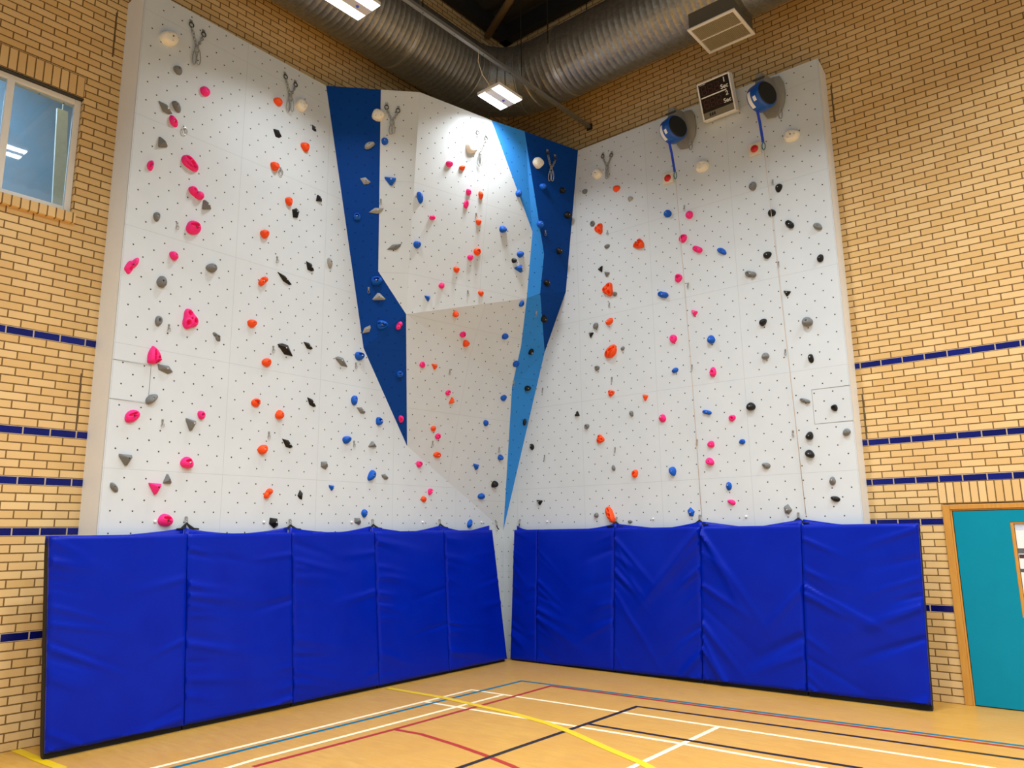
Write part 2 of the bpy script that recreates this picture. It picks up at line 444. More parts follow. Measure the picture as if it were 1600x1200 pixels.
# court markings -----------------------------------------------------------------
LINEC = dict(white=lin(252, 238, 196), blue=lin(4, 112, 146), red=lin(170, 48, 28), black=lin(34, 30, 28), yellow=lin(232, 196, 20))
LINES = {"white":[[[1.474,-6.153],[1.466,-5.251],[1.418,-2.434]],[[1.418,-2.434],[3.348,-2.363],[4.87,-2.307],[6.568,-2.259]],[[1.94,-5.797],[1.911,-5.528],[1.894,-3.192],[1.89,-2.439]],[[1.471,-3.199],[2.62,-3.145],[3.358,-3.1],[4.413,-3.046],[5.161,-3.04],[5.581,-3.014]],[[4.426,-3.896],[4.413,-2.337]]],"blue":[[[1.596,-6.06],[1.577,-5.32],[1.541,-1.672]],[[1.541,-1.672],[4.566,-1.542],[6.676,-1.431]]],"red":[[[2.076,-5.63],[2.079,-4.208],[2.042,-2.454],[2.016,-1.718]],[[2.016,-1.718],[4.597,-1.62],[6.686,-1.518]],[[2.089,-4.201],[2.398,-4.169],[2.905,-4.238],[3.307,-4.317],[3.676,-4.408],[3.731,-4.428]]],"black":[[[3.382,-4.695],[3.378,-4.052],[3.384,-2.928],[3.383,-2.05]],[[3.383,-2.05],[4.738,-1.974],[6.726,-1.87]],[[3.383,-2.959],[5.103,-2.894],[5.789,-2.855]]],"yellow":[[[0.594,-2.945],[1.448,-2.933],[2.136,-3.012],[2.541,-3.051],[3.07,-3.163],[3.442,-3.299],[4.003,-3.554],[4.408,-3.723],[4.55,-3.802]],[[0.035,-6.638],[0.482,-6.628],[0.882,-6.606]]]}
floor_o = bpy.data.objects['floor']
zi = 0
for colr, lst in LINES.items():
    m = plain('court_paint_' + colr, LINEC[colr], 0.4, var=0.05, scale=8)
    for k, pts in enumerate(lst):
        zi += 1; z = 0.0006 + 0.00012*zi
        P = [Vector((p[0], p[1], 0)) for p in pts]; bm = bmesh.new(); hw = 0.025 if colr != 'yellow' else 0.04
        L, R = [], []
        ext = []
        for i, p in enumerate(P):
            d = (P[min(i+1, len(P)-1)] - P[max(i-1, 0)]).normalized(); n = Vector((-d.y, d.x, 0))
            q = p - d*hw if i == 0 else (p + d*hw if i == len(P)-1 else p)
            L.append(bm.verts.new((q + n*hw) + Vector((0, 0, z)))); R.append(bm.verts.new((q - n*hw) + Vector((0, 0, z))))
        for i in range(len(P)-1): bm.faces.new((L[i], R[i], R[i+1], L[i+1]))
        o = link('court_line', bm, m, floor_o); o['label'] = colr + ' painted court line'; struct(o)

# ------------------------------------------------------------------ climbing walls
V = {k: Vector(v) for k, v in {"A":[0.3247,-3.9691,7.4204],"E":[0.301,-3.2358,4.1023],"F":[0.2755,-2.4475,2.9178],"N":[1.7608,-0.4209,7.443],"T":[1.4666,-0.4226,5.2732],"R":[1.0524,-0.425,4.424],"B":[0.7857,-3.4549,7.42],"G":[1.123,-3.0842,7.42],"H":[1.3692,-1.953,7.42],"M":[1.5307,-1.4225,7.42],"C":[0.5243,-3.2108,5.0804],"D":[0.7046,-2.8872,4.5456],"P":[1.4259,-0.8832,5.7435],"Q":[1.3464,-0.8897,5.1676],"I":[1.3483,-1.0457,6.0596],"J":[1.2268,-1.0528,5.0778],"K":[0.21,-0.43,1.82],"W":[0.9306,-0.8348,4.4585],"X":[0.6848,-0.7562,3.9003]}.items()}
LA, LB_ = Vector((0.40, -6.30, 0)), Vector((0.21, -0.43, 0))
RB_ = Vector((5.315, -0.40, 0))
ZT = 7.42
def uv_face(o, fn):
    uvl = o.data.uv_layers.new(name='UVMap')
    for lp in o.data.loops:
        uvl.data[lp.index].uv = fn(o.data.vertices[lp.vertex_index].co)
def surf(name, pts, mat, parent, fn, thick=0.018, tris=None):
    """a sheet of THICK plywood; PTS counter-clockwise seen from the room"""
    bm = bmesh.new(); vs = [bm.verts.new(p) for p in pts]
    fs = [bm.faces.new([vs[i] for i in t]) for t in tris] if tris else [bm.faces.new(vs)]
    bm.normal_update()
    n = sum((f.normal*f.calc_area() for f in fs), Vector()).normalized()
    bs = [bm.verts.new(v.co - n*thick) for v in vs]
    for f in list(fs): bm.faces.new([bs[vs.index(v)] for v in reversed(f.verts)])
    for i in range(len(vs)):
        j = (i+1) % len(vs); bm.faces.new((vs[j], vs[i], bs[i], bs[j]))
    bmesh.ops.triangulate(bm, faces=[f for f in bm.faces if len(f.verts) > 4])
    o = link(name, bm, mat, parent)
    uv_face(o, fn)
    return o
uvL = lambda c: ((c.y + 6.29)/1.2, (c.z - 2.405 + 1.19*4)/1.19)
uvR = lambda c: ((c.x - 1.69 + 4.82)/1.205, (c.z - 2.405 + 1.19*4)/1.19)
def facet_uv(pts, ou=0.0, ov=0.0):
    n = (pts[1]-pts[0]).cross(pts[2]-pts[0]); u, v, n = frame_of(n if n.y < 0 or n.x > 0 else -n); o = pts[0]
    return lambda c: ((c-o).dot(u)/1.2 + 10 + ou, (c-o).dot(v)/1.19 + 10 + ov)

cw = empty('climbing_wall', 'white climbing wall of plywood sheets on the brick beside the high window', 'climbing wall', (0.2, -4, 0))
def cpart(parent, name, bm, m, **k):
    o = link(name, bm, m, **k); o.parent = parent; o.matrix_parent_inverse = Matrix.Translation(parent.location).inverted(); return o
def csurf(parent, *a, **k):
    nm, pts, mat, fn = a
    o = surf(nm, pts, mat, None, fn, **k); o.parent = parent; o.matrix_parent_inverse = Matrix.Translation(parent.location).inverted(); return o
tl = Vector((LA.x, LA.y, ZT-0.008))
csurf(cw, 'face_panel', [LA, LB_, V['K'], V['F'], V['E'], V['A'], tl], M['white'], uvL)
cpart(cw, 'end_panel', poly_slab([(0.0, -6.306, 0), (LA.x-0.002, LA.y, 0), (LA.x-0.002, LA.y, ZT-0.008), (0.0, -6.306, ZT-0.008)], (0, 0.018, 0)), M['side'])
cpart(cw, 'top_panel', poly_slab([(0, -6.29, ZT-0.02), (LA.x-0.02, -6.29, ZT-0.02), (V['A'].x-0.02, V['A'].y, ZT-0.02), (0, V['A'].y, ZT-0.02)], (0, 0, -0.018)), M['side'])
cw2 = empty('climbing_wall', 'white climbing wall with two hanging belay reels on the brick beside the teal door', 'climbing wall', (3, -0.2, 0))
tr = Vector((RB_.x, RB_.y, ZT+0.005))
csurf(cw2, 'face_panel', [LB_, RB_, tr, V['N'], V['T'], V['R'], V['K']], M['white'], uvR)
cpart(cw2, 'end_panel', poly_slab([(RB_.x-0.002, RB_.y, 0), (5.276, 0.0, 0), (5.276, 0.0, ZT+0.005), (RB_.x-0.002, RB_.y, ZT+0.005)], (-0.018, 0, 0)), M['side'])
cpart(cw2, 'top_panel', poly_slab([(V['N'].x, V['N'].y+0.02, ZT-0.01), (5.29, -0.38, ZT-0.01), (5.26, 0, ZT-0.01), (V['N'].x, 0, ZT-0.01)], (0, 0, -0.018)), M['side'])
bm = bmesh.new()
for x0, x1, z0, z1 in ((4.8898, 4.8922, 2.95, 3.36), (4.889, 5.313, 3.3528, 3.3552), (4.889, 5.313, 2.9538, 2.9562)): box(bm, x0, x1, -0.4045, -0.4005, z0, z1)
cpart(cw2, 'hatch_joint', bm, plain('joint_shadow_gap', lin(120, 116, 108), 0.8))
bm = bmesh.new()
for z in (3.055, 3.43):
    box(bm, 0.3985, 0.4028, -6.30, -5.93, z-0.001, z+0.001)
box(bm, 0.3870, 0.3915, -5.931, -5.929, 3.09, 3.42)
cpart(cw, 'hatch_joint', bm, bpy.data.materials['joint_shadow_gap'])

pw = empty('climbing_wall', 'faceted blue and white bulging climbing wall filling the corner above the mats', 'climbing wall', (0.7, -1.5, 4))
def facet(keys, mat, label=None, tris=None, fr=None):
    pts = [V[k] for k in keys]
    t = [[keys.index(c) for c in x] for x in tris] if tris else None
    o = csurf(pw, 'facet', pts, M[mat], facet_uv([V[k] for k in (fr or keys[:3])]), tris=t)
    if label: o['label'] = label
    return o
facet('AEDCB', 'navy', 'dark blue facet')
facet('EFD', 'navy', 'dark blue lower facet')
facet('BCDG', 'white', 'narrow white facet', fr='BCG')
facet('GDJIH', 'white', 'white facet above the crease', tris=('GDH', 'DIH', 'DJI'), fr='GDH')
facet('DWJ', 'white', 'white overhanging facet')
facet('DFKXW', 'white', 'white lower facet', tris=('DXW', 'DFX', 'FKX'), fr='DFX')
facet('HIJQPM', 'sky', 'pale blue facet', tris=('HIM', 'IPM', 'IJP', 'JQP'), fr='HIM')
facet('MPQTN', 'navy', 'dark blue corner facet')
facet('QRT', 'navy', 'dark blue overhanging facet')
facet('JWXKRQ', 'sky', 'pale blue lower facet', tris=('JWQ', 'WRQ', 'WXR', 'XKR'), fr='JWQ')
pts = [V[k] + Vector((-0.035, 0.02, 0)) for k in 'ABGHMN'] + [Vector((V['N'].x, -0.02, ZT)), Vector((0.02, -0.02, ZT)), Vector((0.02, V['A'].y, ZT))]
for p in pts: p.z = ZT-0.012
cpart(pw, 'top_panel', poly_slab(pts, (0, 0, -0.018)), M['side'])

# plastic caps just above the mats
for x, y, z in ((0.383, -5.773, 1.922), (0.344, -4.571, 1.92), (0.305, -3.355, 1.924), (0.266, -2.146, 1.929), (0.227, -0.94, 1.933)):
    bm = bmesh.new(); bmesh.ops.create_uvsphere(bm, u_segments=12, v_segments=8, radius=0.016, matrix=Matrix.Translation((x+0.004, y, z)))
    cpart(cw, 'screw_cap', bm, M['white_paint'], smooth=True)
for x, y, z in ((1.035, -0.425, 1.929), (2.75, -0.415, 1.93), (4.0, -0.408, 1.93)):
    bm = bmesh.new(); bmesh.ops.create_uvsphere(bm, u_segments=12, v_segments=8, radius=0.016, matrix=Matrix.Translation((x, y-0.004, z)))
    cpart(cw2, 'screw_cap', bm, M['white_paint'], smooth=True)

# ------------------------------------------------------------------ climbing holds
def sm(t): t = max(0.0, min(1.0, t)); return t*t*(3-2*t)
def radial(kind, rng):
    """unit outline as a function of the angle (polar radius about the centre)"""
    ph = rng.random()*6.28; a2 = 0.03 + 0.05*rng.random(); a3 = 0.03 + 0.04*rng.random()
    if kind in ('multi',): return lambda t: (1 + 0.17*math.cos(3*(t-0.3)))/1.08
    if kind in ('multit', 'slot', 'tri_r'):
        off = -math.pi/2 if kind != 'slot' else -0.25
        def f(t):
            m = (t + off) % (2*math.pi/3) - math.pi/3
            return 0.46*0.62/math.cos(m) + 0.44
        return f
    if kind == 'lobes': return lambda t: math.sqrt(0.52 + 0.48*math.cos(t)**2)*1.0
    if kind in ('drop', 'discp'): return lambda t: (0.80 + 0.20*math.cos(t) + 0.10*math.cos(2*t) + 0.03*math.sin(3*t+ph)) if kind == 'drop' else (0.86 - 0.16*math.cos(t-0.35) + 0.08*math.cos(2*(t-0.35)))
    if kind == 'claw': return lambda t: 0.82 + 0.16*math.cos(2*t+0.4) + 0.12*math.cos(3*t+ph) + 0.06*math.cos(5*t)
    if kind == 'dome': return lambda t: 0.94 + 0.05*math.cos(2*t+ph) + 0.05*math.cos(3*t+0.8)
    if kind == 'disc': return lambda t: 0.95 + 0.04*math.cos(4*t+ph) + 0.03*math.cos(3*t)
    return lambda t: 0.95 + a2*math.cos(2*t+ph) + a3*math.cos(3*t+2*ph)

def height_fn(kind, rng):
    pk = []
    ph = rng.random()*6.28
    if kind == 'multi':
        pk = [(0.56*math.cos(a), 0.56*math.sin(a), 0.25, 0.25, 0, 0.8) for a in (0.3, 0.3+2.09, 0.3+4.19)] + [(0.05, 0.0, 0.11, 0.11, 0, 0.4)]
    elif kind == 'multit':
        pk = [(0.0, 0.45, 0.55, 0.13, -0.1, 0.7)] + [(a, b, 0.15, 0.15, 0, 0.6) for a, b in ((-0.5, 0.12), (-0.15, 0.05), (0.25, 0.08), (-0.2, -0.32), (0.15, -0.3), (0.0, -0.62))]
    elif kind == 'slot':
        pk = [(0.05, 0.05, 0.60, 0.11, 0.06, 0.85)] + [(a, b, 0.12, 0.13, 0, 0.6) for a, b in ((-0.1, -0.42), (-0.38, -0.48), (-0.05, -0.66), (-0.50, -0.24))]
    elif kind == 'jug':
        pk = [(0.05, 0.28, 0.55, 0.24, 0.2*math.sin(ph), 0.62), (0.15, -0.15, 0.14, 0.14, 0, 0.35)]
    elif kind == 'jug3':
        pk = [(-0.45, 0.2, 0.28, 0.22, 0.4, 0.6), (0.12, 0.05, 0.22, 0.26, 0.4, 0.55), (0.52, -0.12, 0.22, 0.20, 0.3, 0.6), (0.0, -0.45, 0.5, 0.10, 0.1, 0.35)]
    elif kind == 'ring': pk = [(0.06, 0.0, 0.36, 0.36, 0, 0.55)]
    elif kind == 'claw': pk = [(0.2, 0.25, 0.4, 0.2, 0.3, 0.6), (-0.35, -0.2, 0.2, 0.3, 0, 0.4)]
    elif kind == 'disc' or kind == 'discp': pk = [(0.45*math.cos(a+ph), 0.45*math.sin(a+ph), 0.09, 0.09, 0, 0.35) for a in (0.0, 2.2, 4.2)]
    elif kind == 'peb': pk = [(0.12, 0.05, 0.20, 0.20, 0, 0.22)]
    elif kind == 'dome': pk = [(0.05, 0.1, 0.12, 0.12, 0, 0.25)]
    elif kind == 'lobes': pk = [(-0.45, 0.0, 0.18, 0.2, 0, 0.3)]
    ox, oy = 0.12*math.cos(ph), 0.12*math.sin(ph)
    def h(x, y, r):
        if kind in ('disc', 'discp'): v = (1 - r**5)**0.55
        elif kind in ('multi', 'multit', 'slot'): v = (1 - r**4)**0.6
        elif kind == 'lobes':
            d1 = math.hypot((x-0.45)/0.58, y/0.75); d2 = math.hypot((x+0.45)/0.58, y/0.75)
            v = max((max(0, 1-d1**2.5))**0.55, 0.9*(max(0, 1-d2**2.5))**0.55, 0.25*(1-r**4)**0.5)
        elif kind == 'drop': v = (1 - r**2.4)**0.62*(1.0 - 0.25*x)
        elif kind == 'claw': v = (1 - r**2)**0.6*(0.85 + 0.25*math.sin(4*x+ph) + 0.2*math.sin(5*y))
        elif kind == 'dome': v = (1 - r**3)**0.6*(1.0 - 0.28*y)
        else: v = (1 - r**2.8)**0.58*(1 + 0.10*math.sin(2.6*x+ph) + 0.10*math.cos(2.4*y+ph))
        for (px, py, a, b, rot, dep) in pk:
            c, s = math.cos(rot), math.sin(rot); dx, dy = (x-px)*c + (y-py)*s, -(x-px)*s + (y-py)*c
            d = math.hypot(dx/a, dy/b)
            v -= dep*sm((1.15-d)/0.5)
            v += 0.10*max(0.0, 1-abs(d-1.35)/0.35)*(1-r)
        return max(v, 0.03 if r < 0.99 else 0.0)
    return h

def organic(kind, W, H, D, rng, rings, seg):
    R = radial(kind, rng); hf = height_fn(kind, rng); bm = bmesh.new()
    c = bm.verts.new((0, 0, D*hf(0, 0, 0))); prev = None; rad = []
    for i in range(1, rings+1):
        r = (i/rings)**0.85; ring = []
        for k in range(seg):
            t = 2*math.pi*k/seg; q = R(t)*r; x, y = q*math.cos(t), q*math.sin(t)
            z = D*hf(x, y, r) if i < rings else 0.0
            ring.append(bm.verts.new((x*W/2, y*H/2, z)))
        if prev is None:
            for k in range(seg): bm.faces.new((c, ring[k], ring[(k+1) % seg]))
        else:
            for k in range(seg): bm.faces.new((prev[k], ring[k], ring[(k+1) % seg], prev[(k+1) % seg]))
        prev = ring
    base = [bm.verts.new(v.co + Vector((0, 0, -0.004))) for v in prev]
    for k in range(seg): bm.faces.new((prev[k], base[k], base[(k+1) % seg], prev[(k+1) % seg]))
    bm.faces.new(base[::-1])
    return bm, D*hf(0.0, 0.0, 0.0)

def faceted(kind, W, H, D, rng):
    if kind == 'blade': base = [(-1, 0.15), (-0.1, 0.95), (1, 0.25), (0.75, -0.5), (0.05, -1.0)]; ap = (0.22, 0.0)
    elif kind == 'wedge': base = [(-1, 0.5), (0.35, 1.0), (1, -0.1), (0.55, -1.0), (-0.75, -0.7)]; ap = (0.1, 0.05)
    elif kind == 'tri': base = [(-1, 1.0), (0.95, 0.75), (1.0, 0.35), (0.25, -1.0), (-0.1, -1.0), (-1.0, 0.6)]; ap = (0.12, 0.15)
    else: base = [(-1, -0.8), (-0.85, -1.0), (0.9, -1.0), (1, -0.75), (0.15, 1.0), (-0.2, 1.0)]; ap = (0.05, -0.2)
    j = lambda: 1 + (rng.random()-0.5)*0.14
    base = [(x*j(), y*j()) for x, y in base]
    bm = bmesh.new(); n = len(base)
    b0 = [bm.verts.new((x*W/2, y*H/2, -0.004)) for x, y in base]
    b1 = [bm.verts.new((x*W/2*0.97, y*H/2*0.97, D*0.22)) for x, y in base]
    b2 = [bm.verts.new(((ap[0] + (x-ap[0])*0.26)*W/2, (ap[1] + (y-ap[1])*0.26)*H/2, D*(0.96 + 0.06*rng.random()))) for x, y in base]
    for a, b in ((b0, b1), (b1, b2)):
        for i in range(n): bm.faces.new((a[i], a[(i+1) % n], b[(i+1) % n], b[i]))
    bm.faces.new(b2); bm.faces.new(b0[::-1])
    es = [e for e in bm.edges if not all(v in b0 for v in e.verts)]
    bmesh.ops.bevel(bm, geom=es, offset=min(W, H)*0.03, segments=2, affect='EDGES', profile=0.6, clamp_overlap=True)
    return bm, D*0.97

bm = bmesh.new(); cyl(bm, (0, 0, -0.004), (0, 0, 0.005), 0.0085, 0.0075, 12); cyl(bm, (0, 0, 0.004), (0, 0, 0.0055), 0.004, 0.004, 6)
me_bolt = bpy.data.meshes.new('bolt'); bm.to_mesh(me_bolt); bm.free(); me_bolt.materials.append(M['dark_steel'])
me_glint = me_bolt.copy(); me_glint.materials.clear(); me_glint.materials.append(plain('glint_bolt', lin(225, 225, 222), 0.3, 0.3))  # pale copy of the bolt, its sparkle put into the colour

HOLDS = [
("discp","C",[0.391,-6.01,6.963],[0.9995,0.0323,-0.0],0.223,0.192,0.077,0.309,"cream pointed disc hold, the only cream one on the outer strip of window-side wall","cream holds on the outer strip of window-side wall"),
("drop","G",[0.387,-5.91,6.65],[0.9995,0.0323,-0.0],0.111,0.131,0.056,-0.093,"grey teardrop hold, topmost grey one on outer strip of window-side wall","grey holds on the outer strip of window-side wall"),
("peb","P",[0.377,-5.582,6.554],[0.9995,0.0323,-0.0],0.129,0.109,0.06,0.452,"pink knob hold, topmost pink one on outer strip of window-side wall","pink holds on the outer strip of window-side wall"),
("blade","G",[0.39,-6.003,6.161],[0.9995,0.0323,-0.0],0.175,0.105,0.044,-0.503,"grey long angular blade hold, third grey one down on outer strip of window-side wall","grey holds on the outer strip of window-side wall"),
("drop","G",[0.387,-5.893,6.241],[0.9995,0.0323,-0.0],0.141,0.107,0.053,-0.871,"grey teardrop hold, second grey one down on outer strip of window-side wall","grey holds on the outer strip of window-side wall"),
("ring","P",[0.387,-5.904,6.053],[0.9995,0.0323,-0.0],0.132,0.088,0.044,-1.212,"pink dished ring hold, second pink one down on outer strip of window-side wall","pink holds on the outer strip of window-side wall"),
("triu","G",[0.391,-6.011,5.772],[0.9995,0.0323,-0.0],0.103,0.102,0.061,0.4,"grey upright triangular hold, fourth grey one down on outer strip of window-side wall","grey holds on the outer strip of window-side wall"),
("jug3","P",[0.38,-5.696,5.662],[0.9995,0.0323,-0.0],0.201,0.144,0.065,-0.523,"pink long multi-ridged jug hold, third pink one down on outer strip of window-side wall","pink holds on the outer strip of window-side wall"),
("jug","P",[0.394,-6.102,5.476],[0.9995,0.0323,-0.0],0.116,0.072,0.036,1.49,"pink scooped jug hold, fourth pink one down on outer strip of window-side wall","pink holds on the outer strip of window-side wall"),
("lobes","P",[0.377,-5.603,5.354],[0.9995,0.0323,-0.0],0.177,0.128,0.07,-0.424,"pink two-lobed hold, fifth pink one down on outer strip of window-side wall","pink holds on the outer strip of window-side wall"),
("triu","G",[0.374,-5.485,5.265],[0.9995,0.0323,-0.0],0.109,0.105,0.063,0.335,"grey upright triangular hold, fifth grey one down on outer strip of window-side wall","grey holds on the outer strip of window-side wall"),
("peb","G",[0.39,-5.996,4.959],[0.9995,0.0323,-0.0],0.109,0.071,0.039,1.407,"grey knob hold, sixth grey one down on outer strip of window-side wall","grey holds on the outer strip of window-side wall"),
("jug","P",[0.378,-5.605,4.963],[0.9995,0.0323,-0.0],0.177,0.151,0.076,0.311,"pink scooped jug hold, sixth pink one down on outer strip of window-side wall","pink holds on the outer strip of window-side wall"),
("peb","P",[0.384,-5.79,4.601],[0.9995,0.0323,-0.0],0.1,0.095,0.052,0.109,"pink knob hold, seventh pink one down on outer strip of window-side wall","pink holds on the outer strip of window-side wall"),
("claw","P",[0.397,-6.204,4.382],[0.9995,0.0323,-0.0],0.212,0.114,0.057,1.042,"pink jagged claw-shaped hold, eighth pink one down on outer strip of window-side wall","pink holds on the outer strip of window-side wall"),
("peb","G",[0.37,-5.37,4.586],[0.9995,0.0323,-0.0],0.13,0.104,0.057,0.268,"grey knob hold, seventh grey one down on outer strip of window-side wall","grey holds on the outer strip of window-side wall"),
("dome","G",[0.387,-5.896,4.292],[0.9995,0.0323,-0.0],0.13,0.1,0.062,1.737,"grey domed hold, eighth grey one down on outer strip of window-side wall","grey holds on the outer strip of window-side wall"),
("multi","P",[0.376,-5.572,3.97],[0.9995,0.0323,-0.0],0.221,0.171,0.062,1.643,"pink three-pocket hold, ninth pink one down on outer strip of window-side wall","pink holds on the outer strip of window-side wall"),
("ring","G",[0.387,-5.892,3.889],[0.9995,0.0323,-0.0],0.117,0.077,0.038,1.478,"grey dished ring hold, ninth grey one down on outer strip of window-side wall","grey holds on the outer strip of window-side wall"),
("claw","G",[0.366,-5.255,3.851],[0.9995,0.0323,-0.0],0.121,0.072,0.036,-0.711,"grey jagged claw-shaped hold, tenth grey one down on outer strip of window-side wall","grey holds on the outer strip of window-side wall"),
("slot","P",[0.388,-5.913,3.524],[0.9995,0.0323,-0.0],0.217,0.165,0.06,1.563,"pink slotted triangular hold, tenth pink one down on outer strip of window-side wall","pink holds on the outer strip of window-side wall"),
("wedge","G",[0.384,-5.79,3.417],[0.9995,0.0323,-0.0],0.16,0.085,0.042,-0.19,"grey angular wedge hold, eleventh grey one down on outer strip of window-side wall","grey holds on the outer strip of window-side wall"),
("peb","O",[0.353,-4.851,4.083],[0.9995,0.0323,-0.0],0.107,0.101,0.055,0.209,"orange knob hold, seventh orange one down on middle of window-side wall","orange holds on the middle of window-side wall"),
("dome","G",[0.387,-5.904,3.098],[0.9995,0.0323,-0.0],0.14,0.087,0.054,0.72,"grey domed hold, twelfth grey one down on outer strip of window-side wall","grey holds on the outer strip of window-side wall"),
("jug","P",[0.393,-6.075,2.909],[0.9995,0.0323,-0.0],0.172,0.11,0.055,0.546,"pink scooped jug hold, twelfth pink one down on outer strip of window-side wall","pink holds on the outer strip of window-side wall"),
("ring","P",[0.37,-5.373,3.001],[0.9995,0.0323,-0.0],0.095,0.092,0.046,0.113,"pink dished ring hold, eleventh pink one down on outer strip of window-side wall","pink holds on the outer strip of window-side wall"),
("tri","G",[0.374,-5.482,2.89],[0.9995,0.0323,-0.0],0.113,0.124,0.068,-0.029,"grey triangular hold, thirteenth grey one down on outer strip of window-side wall","grey holds on the outer strip of window-side wall"),
("tri","G",[0.394,-6.103,2.493],[0.9995,0.0323,-0.0],0.12,0.114,0.069,0.067,"grey triangular hold, fourteenth grey one down on outer strip of window-side wall","grey holds on the outer strip of window-side wall"),
("jug","P",[0.374,-5.494,2.502],[0.9995,0.0323,-0.0],0.139,0.128,0.064,0.064,"pink scooped jug hold, thirteenth pink one down on outer strip of window-side wall","pink holds on the outer strip of window-side wall"),
("triu","G",[0.38,-5.683,2.334],[0.9995,0.0323,-0.0],0.083,0.094,0.05,0.047,"grey upright triangular hold, fifteenth grey one down on outer strip of window-side wall","grey holds on the outer strip of window-side wall"),
("drop","G",[0.397,-6.193,2.24],[0.9995,0.0323,-0.0],0.119,0.075,0.038,-0.896,"grey teardrop hold, lowest grey one on outer strip of window-side wall","grey holds on the outer strip of window-side wall"),
("tri","P",[0.384,-5.801,2.236],[0.9995,0.0323,-0.0],0.119,0.117,0.07,0.038,"pink triangular hold, fourteenth pink one down on outer strip of window-side wall","pink holds on the outer strip of window-side wall"),
("jug","P",[0.38,-5.676,1.934],[0.9995,0.0323,-0.0],0.145,0.136,0.068,0.005,"pink scooped jug hold, lowest pink one on outer strip of window-side wall","pink holds on the outer strip of window-side wall"),
("peb","O",[0.347,-4.663,6.866],[0.9995,0.0323,-0.0],0.13,0.103,0.057,0.442,"orange knob hold, topmost orange one on middle of window-side wall","orange holds on the middle of window-side wall"),
("disc","C",[0.337,-4.339,6.966],[0.9995,0.0323,-0.0],0.182,0.164,0.066,0.438,"cream large rounded disc hold, the only cream one on the middle of window-side wall","cream holds on the middle of window-side wall"),
("blade","K",[0.347,-4.651,6.459],[0.9995,0.0323,-0.0],0.133,0.107,0.033,-0.441,"black long angular blade hold, second black one down on middle of window-side wall","black holds on the middle of window-side wall"),
("blade","K",[0.33,-4.132,6.755],[0.9995,0.0323,-0.0],0.092,0.077,0.023,-0.8,"black long angular blade hold, topmost black one on middle of window-side wall","black holds on the middle of window-side wall"),
("peb","O",[0.334,-4.257,6.446],[0.9995,0.0323,-0.0],0.117,0.122,0.064,0.395,"orange knob hold, second orange one down on middle of window-side wall","orange holds on the middle of window-side wall"),
("peb","O",[0.347,-4.664,6.032],[0.9995,0.0323,-0.0],0.118,0.116,0.064,0.375,"orange knob hold, third orange one down on middle of window-side wall","orange holds on the middle of window-side wall"),
("peb","O",[0.34,-4.447,5.669],[0.9995,0.0323,-0.0],0.102,0.117,0.056,0.338,"orange knob hold, fourth orange one down on middle of window-side wall","orange holds on the middle of window-side wall"),
("triu","K",[0.326,-4.023,5.861],[0.9995,0.0323,-0.0],0.091,0.081,0.049,0.342,"black upright triangular hold, third black one down on middle of window-side wall","black holds on the middle of window-side wall"),
("wedge","K",[0.337,-4.348,5.557],[0.9995,0.0323,-0.0],0.135,0.102,0.051,1.524,"black angular wedge hold, fourth black one down on middle of window-side wall","black holds on the middle of window-side wall"),
("peb","O",[0.35,-4.752,5.162],[0.9995,0.0323,-0.0],0.112,0.112,0.062,0.304,"orange knob hold, fifth orange one down on middle of window-side wall","orange holds on the middle of window-side wall"),
("blade","K",[0.329,-4.111,4.95],[0.9995,0.0323,-0.0],0.146,0.106,0.037,-0.666,"black long angular blade hold, fifth black one down on middle of window-side wall","black holds on the middle of window-side wall"),
("drop","H",[0.32,-3.822,5.087],[0.9995,0.0323,-0.0],0.15,0.092,0.046,-1.31,"pale grey teardrop hold, the only pale grey one on the inner strip of window-side wall","pale grey holds on the inner strip of window-side wall"),
("blade","K",[0.341,-4.459,4.706],[0.9995,0.0323,-0.0],0.232,0.075,0.031,-0.495,"black long angular blade hold, sixth black one down on middle of window-side wall","black holds on the middle of window-side wall"),
("lobes","O",[0.35,-4.743,4.599],[0.9995,0.0323,-0.0],0.136,0.101,0.056,0.889,"orange two-lobed hold, sixth orange one down on middle of window-side wall","orange holds on the middle of window-side wall"),
("blade","K",[0.338,-4.395,3.869],[0.9995,0.0323,-0.0],0.234,0.119,0.05,2.658,"black long angular blade hold, eighth black one down on middle of window-side wall","black holds on the middle of window-side wall"),
("blade","K",[0.329,-4.09,3.973],[0.9995,0.0323,-0.0],0.149,0.074,0.031,-0.43,"black long angular blade hold, seventh black one down on middle of window-side wall","black holds on the middle of window-side wall"),
("peb","O",[0.346,-4.64,3.677],[0.9995,0.0323,-0.0],0.125,0.1,0.055,0.465,"orange knob hold, eighth orange one down on middle of window-side wall","orange holds on the middle of window-side wall"),
("blade","G",[0.312,-3.583,3.865],[0.9995,0.0323,-0.0],0.217,0.104,0.044,2.719,"grey long angular blade hold, topmost grey one on inner strip of window-side wall","grey holds on the inner strip of window-side wall"),
("jug","B",[0.303,-3.309,3.985],[0.9995,0.0323,-0.0],0.14,0.123,0.061,0.175,"blue scooped jug hold, topmost blue one on inner strip of window-side wall","blue holds on the inner strip of window-side wall"),
("jug","O",[0.35,-4.749,3.207],[0.9995,0.0323,-0.0],0.113,0.099,0.049,0.126,"orange scooped jug hold, ninth orange one down on middle of window-side wall","orange holds on the middle of window-side wall"),
("peb","O",[0.34,-4.443,3.107],[0.9995,0.0323,-0.0],0.11,0.108,0.06,0.113,"orange knob hold, tenth orange one down on middle of window-side wall","orange holds on the middle of window-side wall"),
("blade","K",[0.326,-4.015,3.308],[0.9995,0.0323,-0.0],0.163,0.082,0.034,-0.652,"black long angular blade hold, ninth black one down on middle of window-side wall","black holds on the middle of window-side wall"),
